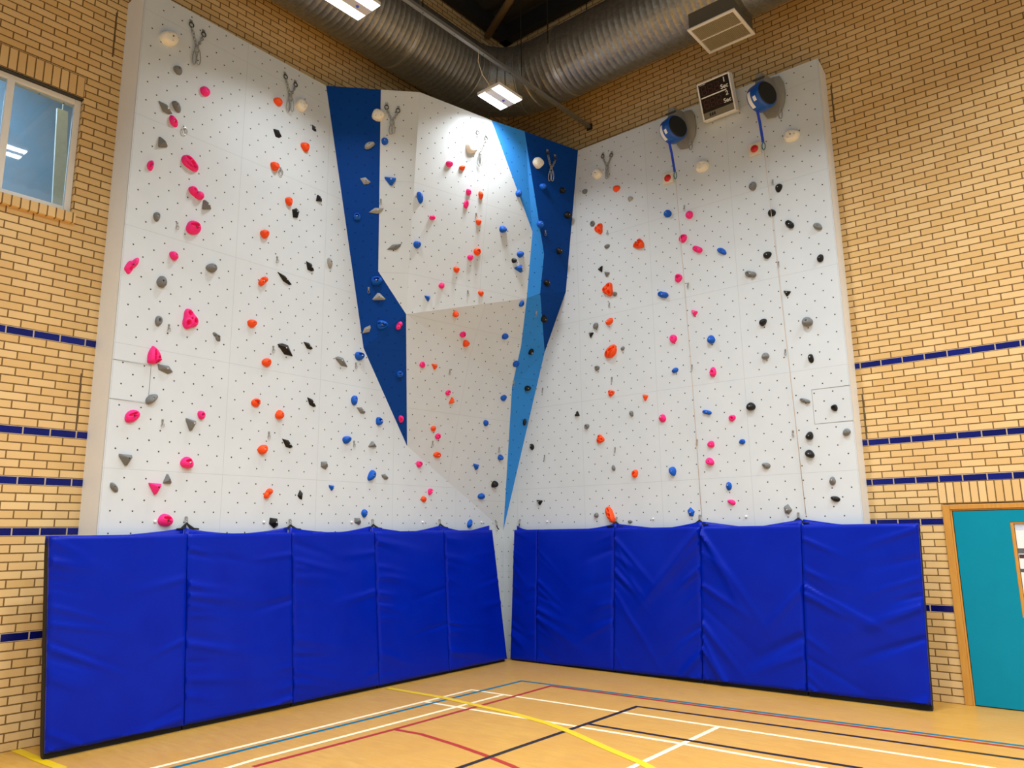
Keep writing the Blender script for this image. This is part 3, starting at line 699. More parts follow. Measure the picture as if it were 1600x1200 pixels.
("peb","B",[0.305,-3.369,3.413],[0.9995,0.0323,-0.0],0.129,0.1,0.055,1.496,"blue knob hold, second blue one down on inner strip of window-side wall","blue holds on the inner strip of window-side wall"),
("blade","G",[0.302,-3.254,3.3],[0.9995,0.0323,-0.0],0.158,0.077,0.032,-0.315,"grey long angular blade hold, second grey one down on inner strip of window-side wall","grey holds on the inner strip of window-side wall"),
("jug","B",[0.292,-2.951,3.194],[0.9995,0.0323,-0.0],0.124,0.107,0.053,0.107,"blue scooped jug hold, third blue one down on inner strip of window-side wall","blue holds on the inner strip of window-side wall"),
("blade","K",[0.336,-4.317,2.794],[0.9995,0.0323,-0.0],0.167,0.083,0.035,-0.543,"black long angular blade hold, tenth black one down on middle of window-side wall","black holds on the middle of window-side wall"),
("peb","O",[0.346,-4.633,2.704],[0.9995,0.0323,-0.0],0.141,0.1,0.055,0.619,"orange knob hold, eleventh orange one down on middle of window-side wall","orange holds on the middle of window-side wall"),
("peb","B",[0.309,-3.472,2.911],[0.9995,0.0323,-0.0],0.124,0.101,0.056,0.224,"blue knob hold, fourth blue one down on inner strip of window-side wall","blue holds on the inner strip of window-side wall"),
("triu","G",[0.295,-3.056,2.891],[0.9995,0.0323,-0.0],0.131,0.073,0.044,0.083,"grey upright triangular hold, third grey one down on inner strip of window-side wall","grey holds on the inner strip of window-side wall"),
("wedge","G",[0.319,-3.793,2.588],[0.9995,0.0323,-0.0],0.117,0.092,0.046,-0.224,"grey angular wedge hold, fourth grey one down on inner strip of window-side wall","grey holds on the inner strip of window-side wall"),
("peb","B",[0.295,-3.061,2.498],[0.9995,0.0323,-0.0],0.153,0.106,0.058,0.862,"blue knob hold, fifth blue one down on inner strip of window-side wall","blue holds on the inner strip of window-side wall"),
("blade","G",[0.288,-2.836,2.494],[0.9995,0.0323,-0.0],0.13,0.076,0.032,-0.286,"grey long angular blade hold, fifth grey one down on inner strip of window-side wall","grey holds on the inner strip of window-side wall"),
("lobes","O",[0.343,-4.541,2.229],[0.9995,0.0323,-0.0],0.128,0.096,0.053,0.932,"orange two-lobed hold, lowest orange one on middle of window-side wall","orange holds on the middle of window-side wall"),
("blade","K",[0.329,-4.113,2.229],[0.9995,0.0323,-0.0],0.116,0.08,0.029,-1.311,"black long angular blade hold, eleventh black one down on middle of window-side wall","black holds on the middle of window-side wall"),
("tri","B",[0.315,-3.676,2.324],[0.9995,0.0323,-0.0],0.077,0.068,0.041,0.038,"blue triangular hold, sixth blue one down on inner strip of window-side wall","blue holds on the inner strip of window-side wall"),
("wedge","K",[0.34,-4.45,1.92],[0.9995,0.0323,-0.0],0.128,0.106,0.053,-0.44,"black angular wedge hold, lowest black one on middle of window-side wall","black holds on the middle of window-side wall"),
("peb","B",[0.299,-3.165,2.033],[0.9995,0.0323,-0.0],0.11,0.081,0.045,1.373,"blue knob hold, seventh blue one down on inner strip of window-side wall","blue holds on the inner strip of window-side wall"),
("wedge","G",[0.302,-3.263,1.94],[0.9995,0.0323,-0.0],0.115,0.086,0.043,-0.263,"grey angular wedge hold, lowest grey one on inner strip of window-side wall","grey holds on the inner strip of window-side wall"),
("peb","B",[0.235,-1.205,1.914],[0.9995,0.0323,-0.0],0.132,0.09,0.049,1.057,"blue knob hold, lowest blue one on inner strip of window-side wall","blue holds on the inner strip of window-side wall"),
("jug","P",[0.268,-2.227,2.694],[0.9995,0.0323,-0.0],0.103,0.094,0.047,0.062,"pink scooped jug hold, topmost pink one on inner strip of window-side wall","pink holds on the inner strip of window-side wall"),
("jug","P",[0.261,-2.012,2.337],[0.9995,0.0323,-0.0],0.098,0.082,0.041,1.104,"pink scooped jug hold, lowest pink one on inner strip of window-side wall","pink holds on the inner strip of window-side wall"),
("peb","O",[0.265,-2.136,2.231],[0.9995,0.0323,-0.0],0.093,0.085,0.047,0.027,"orange knob hold, the only orange one on the inner strip of window-side wall","orange holds on the inner strip of window-side wall"),
("disc","C",[0.73,-3.44,7.082],[0.736,-0.6599,-0.1511],0.18,0.166,0.067,0.067,"cream large rounded disc hold, the only cream one on the upper dark blue facet","cream holds on the upper dark blue facet"),
("dome","H",[0.614,-3.479,6.689],[0.736,-0.6599,-0.1511],0.149,0.09,0.056,0.5,"pale grey domed hold, topmost pale grey one on upper dark blue facet","pale grey holds on the upper dark blue facet"),
("blade","H",[0.529,-3.468,6.229],[0.736,-0.6599,-0.1511],0.146,0.099,0.037,-0.308,"pale grey long angular blade hold, second pale grey one down on upper dark blue facet","pale grey holds on the upper dark blue facet"),
("jug","B",[0.418,-3.487,5.765],[0.736,-0.6599,-0.1511],0.097,0.107,0.049,0.047,"blue scooped jug hold, topmost blue one on upper dark blue facet","blue holds on the upper dark blue facet"),
("blade","H",[0.587,-3.317,5.851],[0.736,-0.6599,-0.1511],0.197,0.09,0.038,0.314,"pale grey long angular blade hold, third pale grey one down on upper dark blue facet","pale grey holds on the upper dark blue facet"),
("jug","B",[0.496,-3.214,4.96],[0.736,-0.6599,-0.1511],0.146,0.131,0.066,0.035,"blue scooped jug hold, second blue one down on upper dark blue facet","blue holds on the upper dark blue facet"),
("triu","H",[0.497,-3.167,4.759],[0.736,-0.6599,-0.1511],0.171,0.09,0.054,0.032,"pale grey upright triangular hold, fourth pale grey one down on upper dark blue facet","pale grey holds on the upper dark blue facet"),
("jug3","B",[0.488,-3.097,4.404],[0.736,-0.6599,-0.1511],0.162,0.123,0.055,0.027,"blue long multi-ridged jug hold, lowest blue one on upper dark blue facet","blue holds on the upper dark blue facet"),
("blade","H",[0.352,-3.232,4.336],[0.736,-0.6599,-0.1511],0.146,0.081,0.034,0.817,"pale grey long angular blade hold, lowest pale grey one on upper dark blue facet","pale grey holds on the upper dark blue facet"),
("lobes","P",[0.619,-2.927,4.403],[0.8009,-0.4903,-0.3436],0.115,0.091,0.05,1.124,"pink two-lobed hold, topmost pink one on lower dark blue facet","pink holds on the lower dark blue facet"),
("jug","B",[0.465,-2.765,3.813],[0.8009,-0.4903,-0.3436],0.091,0.1,0.046,0.055,"blue scooped jug hold, the only blue one on the lower dark blue facet","blue holds on the lower dark blue facet"),
("jug","P",[0.325,-2.605,3.258],[0.8009,-0.4903,-0.3436],0.102,0.076,0.038,1.649,"pink scooped jug hold, lowest pink one on lower dark blue facet","pink holds on the lower dark blue facet"),
("peb","B",[0.751,-3.342,6.751],[0.7325,-0.6636,-0.1517],0.09,0.108,0.05,0.059,"blue knob hold, topmost blue one on narrow white facet","blue holds on the narrow white facet"),
("tri","B",[0.747,-3.229,6.242],[0.7325,-0.6636,-0.1517],0.148,0.116,0.07,0.052,"blue triangular hold, lowest blue one on narrow white facet","blue holds on the narrow white facet"),
("blade","G",[0.692,-3.096,5.395],[0.7325,-0.6636,-0.1517],0.197,0.082,0.035,0.392,"grey long angular blade hold, the only grey one on the narrow white facet","grey holds on the narrow white facet"),
("peb","B",[0.946,-2.901,6.07],[0.9653,-0.2101,-0.1549],0.156,0.091,0.05,-1.259,"blue knob hold, topmost blue one on bulge above the crease","blue holds on the bulge above the crease"),
("peb","B",[0.857,-2.857,5.457],[0.9653,-0.2101,-0.1549],0.108,0.108,0.059,0.219,"blue knob hold, third blue one down on bulge above the crease","blue holds on the bulge above the crease"),
("disc","C",[1.233,-2.226,6.943],[0.9653,-0.2101,-0.1549],0.195,0.166,0.067,0.295,"cream large rounded disc hold, the only cream one on the bulge above the crease","cream holds on the bulge above the crease"),
("peb","P",[1.115,-2.533,6.622],[0.9653,-0.2101,-0.1549],0.104,0.094,0.052,0.282,"pink knob hold, topmost pink one on bulge above the crease","pink holds on the bulge above the crease"),
("peb","O",[1.16,-2.33,6.63],[0.9653,-0.2101,-0.1549],0.096,0.078,0.043,0.279,"orange knob hold, topmost orange one on bulge above the crease","orange holds on the bulge above the crease"),
("peb","P",[1.144,-2.188,6.332],[0.9653,-0.2101,-0.1549],0.087,0.096,0.048,0.26,"pink knob hold, second pink one down on bulge above the crease","pink holds on the bulge above the crease"),
("jug","P",[1.113,-2.202,6.161],[0.9653,-0.2101,-0.1549],0.134,0.075,0.038,1.377,"pink scooped jug hold, third pink one down on bulge above the crease","pink holds on the bulge above the crease"),
("peb","O",[1.188,-1.99,6.342],[0.9653,-0.2101,-0.1549],0.113,0.08,0.044,-1.247,"orange knob hold, second orange one down on bulge above the crease","orange holds on the bulge above the crease"),
("lobes","P",[0.958,-2.689,5.853],[0.9653,-0.2101,-0.1549],0.083,0.084,0.045,0.24,"pink two-lobed hold, fourth pink one down on bulge above the crease","pink holds on the bulge above the crease"),
("peb","O",[1.132,-1.971,5.97],[0.9653,-0.2101,-0.1549],0.088,0.088,0.048,0.237,"orange knob hold, third orange one down on bulge above the crease","orange holds on the bulge above the crease"),
("dome","B",[1.22,-1.566,5.968],[0.9653,-0.2101,-0.1549],0.132,0.099,0.062,0.231,"blue domed hold, second blue one down on bulge above the crease","blue holds on the bulge above the crease"),
("dome","B",[1.353,-1.372,6.535],[0.9364,-0.2851,-0.2045],0.109,0.101,0.062,1.69,"blue domed hold, the only blue one on the pale blue facet","blue holds on the pale blue facet"),
("jug","O",[1.075,-1.94,5.567],[0.9653,-0.2101,-0.1549],0.117,0.114,0.057,0.214,"orange scooped jug hold, fourth orange one down on bulge above the crease","orange holds on the bulge above the crease"),
("peb","P",[1.037,-2.038,5.466],[0.9653,-0.2101,-0.1549],0.097,0.087,0.048,0.209,"pink knob hold, fifth pink one down on bulge above the crease","pink holds on the bulge above the crease"),
("peb","O",[0.961,-2.234,5.259],[0.9653,-0.2101,-0.1549],0.095,0.086,0.047,0.199,"orange knob hold, fifth orange one down on bulge above the crease","orange holds on the bulge above the crease"),
("peb","B",[1.257,-1.23,5.683],[0.9636,-0.2402,-0.1175],0.114,0.101,0.056,0.204,"blue knob hold, fourth blue one down on bulge above the crease","blue holds on the bulge above the crease"),
("peb","K",[1.219,-1.325,5.571],[0.9636,-0.2402,-0.1175],0.082,0.082,0.045,0.199,"black knob hold, the only black one on the bulge above the crease","black holds on the bulge above the crease"),
("tri","B",[1.232,-1.224,5.469],[0.9636,-0.2402,-0.1175],0.134,0.11,0.066,0.604,"blue triangular hold, fifth blue one down on bulge above the crease","blue holds on the bulge above the crease"),
("peb","P",[0.878,-2.427,5.005],[0.9653,-0.2101,-0.1549],0.093,0.085,0.047,0.187,"pink knob hold, lowest pink one on bulge above the crease","pink holds on the bulge above the crease"),
("tri","B",[0.806,-2.611,4.801],[0.9653,-0.2101,-0.1549],0.082,0.075,0.045,0.177,"blue triangular hold, lowest blue one on bulge above the crease","blue holds on the bulge above the crease"),
("peb","O",[1.027,-1.82,5.011],[0.9636,-0.2402,-0.1175],0.087,0.08,0.044,0.174,"orange knob hold, lowest orange one on bulge above the crease","orange holds on the bulge above the crease"),
("dome","O",[0.871,-2.154,4.678],[0.8794,-0.1164,-0.4617],0.095,0.088,0.055,0.188,"orange domed hold, topmost orange one on bulge below the crease","orange holds on the bulge below the crease"),
("dome","B",[0.926,-1.199,4.542],[0.8794,-0.1164,-0.4617],0.107,0.092,0.057,0.65,"blue domed hold, second blue one down on bulge below the crease","blue holds on the bulge below the crease"),
("jug","P",[0.786,-1.924,4.452],[0.9028,-0.117,-0.4139],0.098,0.089,0.045,0.169,"pink scooped jug hold, topmost pink one on bulge below the crease","pink holds on the bulge below the crease"),
("peb","O",[0.752,-1.828,4.35],[0.9028,-0.117,-0.4139],0.109,0.099,0.055,0.161,"orange knob hold, second orange one down on bulge below the crease","orange holds on the bulge below the crease"),
("ring","B",[1.175,-1.112,4.994],[0.8794,-0.1164,-0.4617],0.103,0.084,0.042,1.059,"blue dished ring hold, topmost blue one on bulge below the crease","blue holds on the bulge below the crease"),
("jug","P",[0.573,-2.472,3.971],[0.9593,-0.0737,-0.2728],0.093,0.086,0.043,1.583,"pink scooped jug hold, second pink one down on bulge below the crease","pink holds on the bulge below the crease"),
("tri","O",[0.59,-2.266,3.975],[0.9593,-0.0737,-0.2728],0.097,0.078,0.047,0.146,"orange triangular hold, third orange one down on bulge below the crease","orange holds on the bulge below the crease"),
("jug","P",[0.528,-1.943,3.669],[0.9593,-0.0737,-0.2728],0.091,0.08,0.04,0.122,"pink scooped jug hold, third pink one down on bulge below the crease","pink holds on the bulge below the crease"),
("tri","O",[0.507,-1.841,3.57],[0.9593,-0.0737,-0.2728],0.097,0.092,0.055,1.354,"orange triangular hold, fourth orange one down on bulge below the crease","orange holds on the bulge below the crease"),
("peb","B",[0.627,-0.891,3.72],[0.9669,-0.097,-0.2359],0.111,0.094,0.052,0.114,"blue knob hold, fourth blue one down on bulge below the crease","blue holds on the bulge below the crease"),
("dome","B",[0.818,-0.834,4.214],[0.9028,-0.117,-0.4139],0.106,0.099,0.061,1.009,"blue domed hold, third blue one down on bulge below the crease","blue holds on the bulge below the crease"),
("peb","O",[0.378,-2.073,3.177],[0.9593,-0.0737,-0.2728],0.089,0.079,0.044,0.089,"orange knob hold, fifth orange one down on bulge below the crease","orange holds on the bulge below the crease"),
("jug","P",[0.363,-1.973,3.082],[0.9669,-0.097,-0.2359],0.089,0.088,0.044,0.079,"pink scooped jug hold, lowest pink one on bulge below the crease","pink holds on the bulge below the crease"),
("peb","B",[0.508,-1.152,3.336],[0.9669,-0.097,-0.2359],0.094,0.085,0.047,1.085,"blue knob hold, fifth blue one down on bulge below the crease","blue holds on the bulge below the crease"),
("jug","O",[0.308,-1.928,2.836],[0.9669,-0.097,-0.2359],0.129,0.088,0.044,0.062,"orange scooped jug hold, lowest orange one on bulge below the crease","orange holds on the bulge below the crease"),
("dome","B",[0.434,-0.751,2.871],[0.9669,-0.097,-0.2359],0.112,0.086,0.053,0.06,"blue domed hold, sixth blue one down on bulge below the crease","blue holds on the bulge below the crease"),
("tri","B",[0.351,-1.192,2.711],[0.9669,-0.097,-0.2359],0.107,0.093,0.056,0.051,"blue triangular hold, seventh blue one down on bulge below the crease","blue holds on the bulge below the crease"),
("dome","K",[0.337,-0.778,2.483],[0.9669,-0.097,-0.2359],0.128,0.101,0.062,0.311,"black domed hold, the only black one on the bulge below the crease","black holds on the bulge below the crease"),
("peb","B",[0.271,-0.995,2.302],[0.9669,-0.097,-0.2359],0.132,0.093,0.051,-0.104,"blue knob hold, lowest blue one on bulge below the crease","blue holds on the bulge below the crease"),
("disc","C",[1.541,-1.144,7.031],[0.9669,-0.2191,-0.1309],0.193,0.168,0.067,0.281,"cream large rounded disc hold, the only cream one on the dark blue corner facet","cream holds on the dark blue corner facet"),
("dome","B",[1.525,-1.024,6.712],[0.9669,-0.2191,-0.1309],0.112,0.101,0.062,1.076,"blue domed hold, topmost blue one on dark blue corner facet","blue holds on the dark blue corner facet"),
("dome","K",[1.614,-0.656,6.755],[0.9669,-0.2191,-0.1309],0.111,0.096,0.059,0.26,"black domed hold, topmost black one on dark blue corner facet","black holds on the dark blue corner facet"),
("dome","B",[1.452,-1.011,6.153],[0.9669,-0.2191,-0.1309],0.112,0.107,0.066,1.653,"blue domed hold, lowest blue one on dark blue corner facet","blue holds on the dark blue corner facet"),
("dome","K",[1.597,-0.524,6.408],[0.9669,-0.2191,-0.1309],0.115,0.112,0.069,1.652,"black domed hold, second black one down on dark blue corner facet","black holds on the dark blue corner facet"),
("dome","K",[1.499,-0.619,5.844],[0.9669,-0.2191,-0.1309],0.11,0.104,0.065,0.212,"black domed hold, third black one down on dark blue corner facet","black holds on the dark blue corner facet"),
("dome","K",[1.391,-0.791,5.333],[0.9669,-0.2191,-0.1309],0.114,0.106,0.066,-0.808,"black domed hold, fourth black one down on dark blue corner facet","black holds on the dark blue corner facet"),
("dome","K",[1.226,-0.665,4.852],[0.8912,-0.1311,-0.4343],0.125,0.098,0.061,1.948,"black domed hold, lowest black one on dark blue corner facet","black holds on the dark blue corner facet"),
("drop","K",[0.961,-0.652,4.394],[0.8599,-0.2909,-0.4195],0.115,0.103,0.052,0.998,"black teardrop hold, topmost black one on pale blue facet","black holds on the pale blue facet"),
("dome","K",[0.808,-0.544,3.887],[0.8265,-0.496,-0.2664],0.107,0.087,0.054,0.384,"black domed hold, second black one down on pale blue facet","black holds on the pale blue facet"),
("drop","K",[0.686,-0.478,3.386],[0.8265,-0.496,-0.2664],0.115,0.079,0.04,1.467,"black teardrop hold, lowest black one on pale blue facet","black holds on the pale blue facet"),
("disc","C",[2.095,-0.419,6.947],[0.0059,-1.0,0.0],0.179,0.166,0.066,-0.316,"cream large rounded disc hold, the only cream one on the corner strip of door-side wall","cream holds on the corner strip of door-side wall"),
("disc","C",[3.735,-0.409,6.521],[0.0059,-1.0,0.0],0.194,0.17,0.068,-0.155,"cream large rounded disc hold, the only cream one on the middle of door-side wall","cream holds on the middle of door-side wall"),
("disc","C",[4.925,-0.402,6.531],[0.0059,-1.0,0.0],0.204,0.166,0.066,-0.168,"cream large rounded disc hold, the only cream one on the outer strip of door-side wall","cream holds on the outer strip of door-side wall"),
("peb","O",[2.408,-0.417,6.619],[0.0059,-1.0,0.0],0.112,0.104,0.057,-0.303,"orange knob hold, topmost orange one on corner strip of door-side wall","orange holds on the corner strip of door-side wall"),
("peb","G",[1.865,-0.42,6.74],[0.0059,-1.0,0.0],0.096,0.078,0.043,-0.3,"grey knob hold, topmost grey one on corner strip of door-side wall","grey holds on the corner strip of door-side wall"),
("peb","H",[2.625,-0.416,6.399],[0.0059,-1.0,0.0],0.085,0.069,0.038,0.034,"pale grey knob hold, the only pale grey one on the corner strip of door-side wall","pale grey holds on the corner strip of door-side wall"),
("ring","G",[1.98,-0.42,6.203],[0.0059,-1.0,0.0],0.085,0.084,0.042,0.426,"grey dished ring hold, second grey one down on corner strip of door-side wall","grey holds on the corner strip of door-side wall"),
("multi","O",[2.09,-0.419,6.092],[0.0059,-1.0,0.0],0.166,0.141,0.051,-1.423,"orange three-pocket hold, second orange one down on corner strip of door-side wall","orange holds on the corner strip of door-side wall"),
("drop","G",[2.205,-0.418,5.789],[0.0059,-1.0,0.0],0.095,0.08,0.04,0.249,"grey teardrop hold, third grey one down on corner strip of door-side wall","grey holds on the corner strip of door-side wall"),
("multit","O",[2.732,-0.415,5.688],[0.0059,-1.0,0.0],0.203,0.164,0.066,-0.254,"orange many-pocket hold, third orange one down on corner strip of door-side wall","orange holds on the corner strip of door-side wall"),
("triu","K",[2.084,-0.419,5.48],[0.0059,-1.0,0.0],0.093,0.072,0.043,1.429,"black upright triangular hold, topmost black one on corner strip of door-side wall","black holds on the corner strip of door-side wall"),
("tri","G",[2.189,-0.418,5.379],[0.0059,-1.0,0.0],0.09,0.075,0.045,-0.228,"grey triangular hold, fourth grey one down on corner strip of door-side wall","grey holds on the corner strip of door-side wall"),
("multi","O",[2.206,-0.418,5.145],[0.0059,-1.0,0.0],0.21,0.175,0.063,-1.332,"orange three-pocket hold, fourth orange one down on corner strip of door-side wall","orange holds on the corner strip of door-side wall"),
("peb","G",[2.312,-0.418,5.059],[0.0059,-1.0,0.0],0.069,0.073,0.038,-0.211,"grey knob hold, fifth grey one down on corner strip of door-side wall","grey holds on the corner strip of door-side wall"),
("drop","O",[2.195,-0.418,4.669],[0.0059,-1.0,0.0],0.138,0.118,0.059,0.489,"orange teardrop hold, fifth orange one down on corner strip of door-side wall","orange holds on the corner strip of door-side wall"),
("peb","G",[1.977,-0.42,4.654],[0.0059,-1.0,0.0],0.094,0.09,0.049,0.486,"grey knob hold, sixth grey one down on corner strip of door-side wall","grey holds on the corner strip of door-side wall"),
("triu","K",[1.884,-0.42,4.549],[0.0059,-1.0,0.0],0.083,0.071,0.043,0.894,"black upright triangular hold, second black one down on corner strip of door-side wall","black holds on the corner strip of door-side wall"),
("jug3","O",[2.211,-0.418,4.24],[0.0059,-1.0,0.0],0.243,0.157,0.07,0.8,"orange long multi-ridged jug hold, sixth orange one down on corner strip of door-side wall","orange holds on the corner strip of door-side wall"),
("drop","G",[2.398,-0.417,4.249],[0.0059,-1.0,0.0],0.071,0.068,0.034,0.907,"grey teardrop hold, seventh grey one down on corner strip of door-side wall","grey holds on the corner strip of door-side wall"),
("ring","G",[1.972,-0.42,4.041],[0.0059,-1.0,0.0],0.079,0.082,0.04,-0.147,"grey dished ring hold, eighth grey one down on corner strip of door-side wall","grey holds on the corner strip of door-side wall"),
("multi","O",[2.187,-0.418,3.656],[0.0059,-1.0,0.0],0.106,0.098,0.035,-0.125,"orange three-pocket hold, seventh orange one down on corner strip of door-side wall","orange holds on the corner strip of door-side wall"),
("tri","O",[2.717,-0.415,3.528],[0.0059,-1.0,0.0],0.082,0.086,0.049,-0.122,"orange triangular hold, eighth orange one down on corner strip of door-side wall","orange holds on the corner strip of door-side wall"),
("triu","K",[1.613,-0.422,3.432],[0.0059,-1.0,0.0],0.081,0.073,0.044,-0.108,"black upright triangular hold, third black one down on corner strip of door-side wall","black holds on the corner strip of door-side wall"),
("ring","G",[1.768,-0.421,3.233],[0.0059,-1.0,0.0],0.079,0.081,0.04,-0.097,"grey dished ring hold, tenth grey one down on corner strip of door-side wall","grey holds on the corner strip of door-side wall"),
("peb","G",[2.497,-0.417,3.336],[0.0059,-1.0,0.0],0.08,0.064,0.035,-1.234,"grey knob hold, ninth grey one down on corner strip of door-side wall","grey holds on the corner strip of door-side wall"),
("multi","O",[1.986,-0.42,3.034],[0.0059,-1.0,0.0],0.124,0.126,0.045,1.53,"orange three-pocket hold, ninth orange one down on corner strip of door-side wall","orange holds on the corner strip of door-side wall"),
("peb","G",[2.181,-0.418,2.625],[0.0059,-1.0,0.0],0.079,0.056,0.031,-1.213,"grey knob hold, eleventh grey one down on corner strip of door-side wall","grey holds on the corner strip of door-side wall"),
("jug","O",[2.511,-0.416,2.527],[0.0059,-1.0,0.0],0.11,0.1,0.05,1.522,"orange scooped jug hold, tenth orange one down on corner strip of door-side wall","orange holds on the corner strip of door-side wall"),
("drop","K",[0.784,-0.427,3.033],[0.0059,-1.0,0.0],0.106,0.096,0.048,-1.375,"black teardrop hold, fourth black one down on corner strip of door-side wall","black holds on the corner strip of door-side wall"),
("tri","K",[0.906,-0.426,2.205],[0.0059,-1.0,0.0],0.105,0.074,0.044,-0.034,"black triangular hold, lowest black one on corner strip of door-side wall","black holds on the corner strip of door-side wall"),
("peb","G",[1.88,-0.42,1.999],[0.0059,-1.0,0.0],0.077,0.07,0.038,-0.024,"grey knob hold, twelfth grey one down on corner strip of door-side wall","grey holds on the corner strip of door-side wall"),
("jug3","O",[2.101,-0.419,2.002],[0.0059,-1.0,0.0],0.234,0.13,0.059,-1.162,"orange long multi-ridged jug hold, lowest orange one on corner strip of door-side wall","orange holds on the corner strip of door-side wall"),
("peb","G",[2.405,-0.417,1.903],[0.0059,-1.0,0.0],0.073,0.042,0.023,-0.019,"grey knob hold, lowest grey one on corner strip of door-side wall","grey holds on the corner strip of door-side wall"),
("dome","B",[3.196,-0.412,6.007],[0.0059,-1.0,0.0],0.112,0.116,0.069,-0.281,"blue domed hold, topmost blue one on middle of door-side wall","blue holds on the middle of door-side wall"),
("peb","P",[3.51,-0.411,5.9],[0.0059,-1.0,0.0],0.108,0.114,0.06,-0.28,"pink knob hold, topmost pink one on middle of door-side wall","pink holds on the middle of door-side wall"),
("jug","P",[3.398,-0.411,5.597],[0.0059,-1.0,0.0],0.118,0.122,0.059,-0.259,"pink scooped jug hold, second pink one down on middle of door-side wall","pink holds on the middle of door-side wall"),
("lobes","P",[3.597,-0.41,5.393],[0.0059,-1.0,0.0],0.145,0.108,0.06,-0.557,"pink two-lobed hold, third pink one down on middle of door-side wall","pink holds on the middle of door-side wall"),
("dome","B",[3.925,-0.408,5.286],[0.0059,-1.0,0.0],0.159,0.072,0.045,-0.754,"blue domed hold, second blue one down on middle of door-side wall","blue holds on the middle of door-side wall"),
("jug","P",[3.3,-0.412,5.067],[0.0059,-1.0,0.0],0.117,0.113,0.056,-0.225,"pink scooped jug hold, fourth pink one down on middle of door-side wall","pink holds on the middle of door-side wall"),
("lobes","B",[3.063,-0.413,4.887],[0.0059,-1.0,0.0],0.158,0.112,0.062,-0.364,"blue two-lobed hold, third blue one down on middle of door-side wall","blue holds on the middle of door-side wall"),
("tri","P",[3.496,-0.411,4.544],[0.0059,-1.0,0.0],0.087,0.084,0.051,-0.194,"pink triangular hold, fifth pink one down on middle of door-side wall","pink holds on the middle of door-side wall"),
("peb","P",[3.178,-0.413,4.257],[0.0059,-1.0,0.0],0.118,0.108,0.06,1.121,"pink knob hold, sixth pink one down on middle of door-side wall","pink holds on the middle of door-side wall"),
("dome","B",[3.705,-0.409,4.156],[0.0059,-1.0,0.0],0.11,0.115,0.068,-0.171,"blue domed hold, fourth blue one down on middle of door-side wall","blue holds on the middle of door-side wall"),
("drop","B",[3.168,-0.413,3.829],[0.0059,-1.0,0.0],0.103,0.087,0.044,0.36,"blue teardrop hold, fifth blue one down on middle of door-side wall","blue holds on the middle of door-side wall"),
("ring","P",[3.699,-0.409,3.735],[0.0059,-1.0,0.0],0.131,0.092,0.046,-1.546,"pink dished ring hold, seventh pink one down on middle of door-side wall","pink holds on the middle of door-side wall"),
("drop","P",[2.961,-0.414,3.234],[0.0059,-1.0,0.0],0.118,0.133,0.059,-1.626,"pink teardrop hold, eighth pink one down on middle of door-side wall","pink holds on the middle of door-side wall"),
("lobes","B",[3.586,-0.41,3.234],[0.0059,-1.0,0.0],0.126,0.073,0.04,-0.272,"blue two-lobed hold, sixth blue one down on middle of door-side wall","blue holds on the middle of door-side wall"),
("ring","P",[3.91,-0.408,3.127],[0.0059,-1.0,0.0],0.089,0.087,0.043,-0.104,"pink dished ring hold, ninth pink one down on middle of door-side wall","pink holds on the middle of door-side wall"),
("peb","P",[3.613,-0.41,2.828],[0.0059,-1.0,0.0],0.099,0.088,0.048,-0.082,"pink knob hold, tenth pink one down on middle of door-side wall","pink holds on the middle of door-side wall"),
("dome","P",[3.584,-0.41,2.615],[0.0059,-1.0,0.0],0.123,0.096,0.059,-0.312,"pink domed hold, eleventh pink one down on middle of door-side wall","pink holds on the middle of door-side wall"),
("peb","B",[4.017,-0.408,2.826],[0.0059,-1.0,0.0],0.087,0.062,0.034,-0.085,"blue knob hold, seventh blue one down on middle of door-side wall","blue holds on the middle of door-side wall"),
("dome","B",[3.068,-0.413,2.527],[0.0059,-1.0,0.0],0.133,0.094,0.058,-1.151,"blue domed hold, eighth blue one down on middle of door-side wall","blue holds on the middle of door-side wall"),
("drop","B",[3.812,-0.409,2.312],[0.0059,-1.0,0.0],0.116,0.096,0.048,-1.641,"blue teardrop hold, ninth blue one down on middle of door-side wall","blue holds on the middle of door-side wall"),
("drop","P",[3.821,-0.409,2.112],[0.0059,-1.0,0.0],0.118,0.078,0.039,-0.368,"pink teardrop hold, lowest pink one on middle of door-side wall","pink holds on the middle of door-side wall"),
("wedge","B",[3.292,-0.412,2.004],[0.0059,-1.0,0.0],0.112,0.092,0.046,-1.055,"blue angular wedge hold, lowest blue one on middle of door-side wall","blue holds on the middle of door-side wall"),
("dome","K",[4.158,-0.407,3.241],[0.0059,-1.0,0.0],0.126,0.101,0.063,-0.114,"black domed hold, ninth black one down on outer strip of door-side wall","black holds on the outer strip of door-side wall"),
("peb","K",[4.713,-0.404,5.908],[0.0059,-1.0,0.0],0.111,0.09,0.05,1.317,"black knob hold, topmost black one on outer strip of door-side wall","black holds on the outer strip of door-side wall"),
("dome","G",[4.391,-0.405,6.033],[0.0059,-1.0,0.0],0.12,0.104,0.064,1.125,"grey domed hold, topmost grey one on outer strip of door-side wall","grey holds on the outer strip of door-side wall"),
("peb","K",[4.603,-0.404,5.612],[0.0059,-1.0,0.0],0.097,0.105,0.053,-0.281,"black knob hold, second black one down on outer strip of door-side wall","black holds on the outer strip of door-side wall"),
("lobes","K",[4.808,-0.403,5.404],[0.0059,-1.0,0.0],0.124,0.105,0.058,-0.9,"black two-lobed hold, third black one down on outer strip of door-side wall","black holds on the outer strip of door-side wall"),
("dome","G",[5.13,-0.401,5.291],[0.0059,-1.0,0.0],0.133,0.074,0.046,-0.685,"grey domed hold, second grey one down on outer strip of door-side wall","grey holds on the outer strip of door-side wall"),
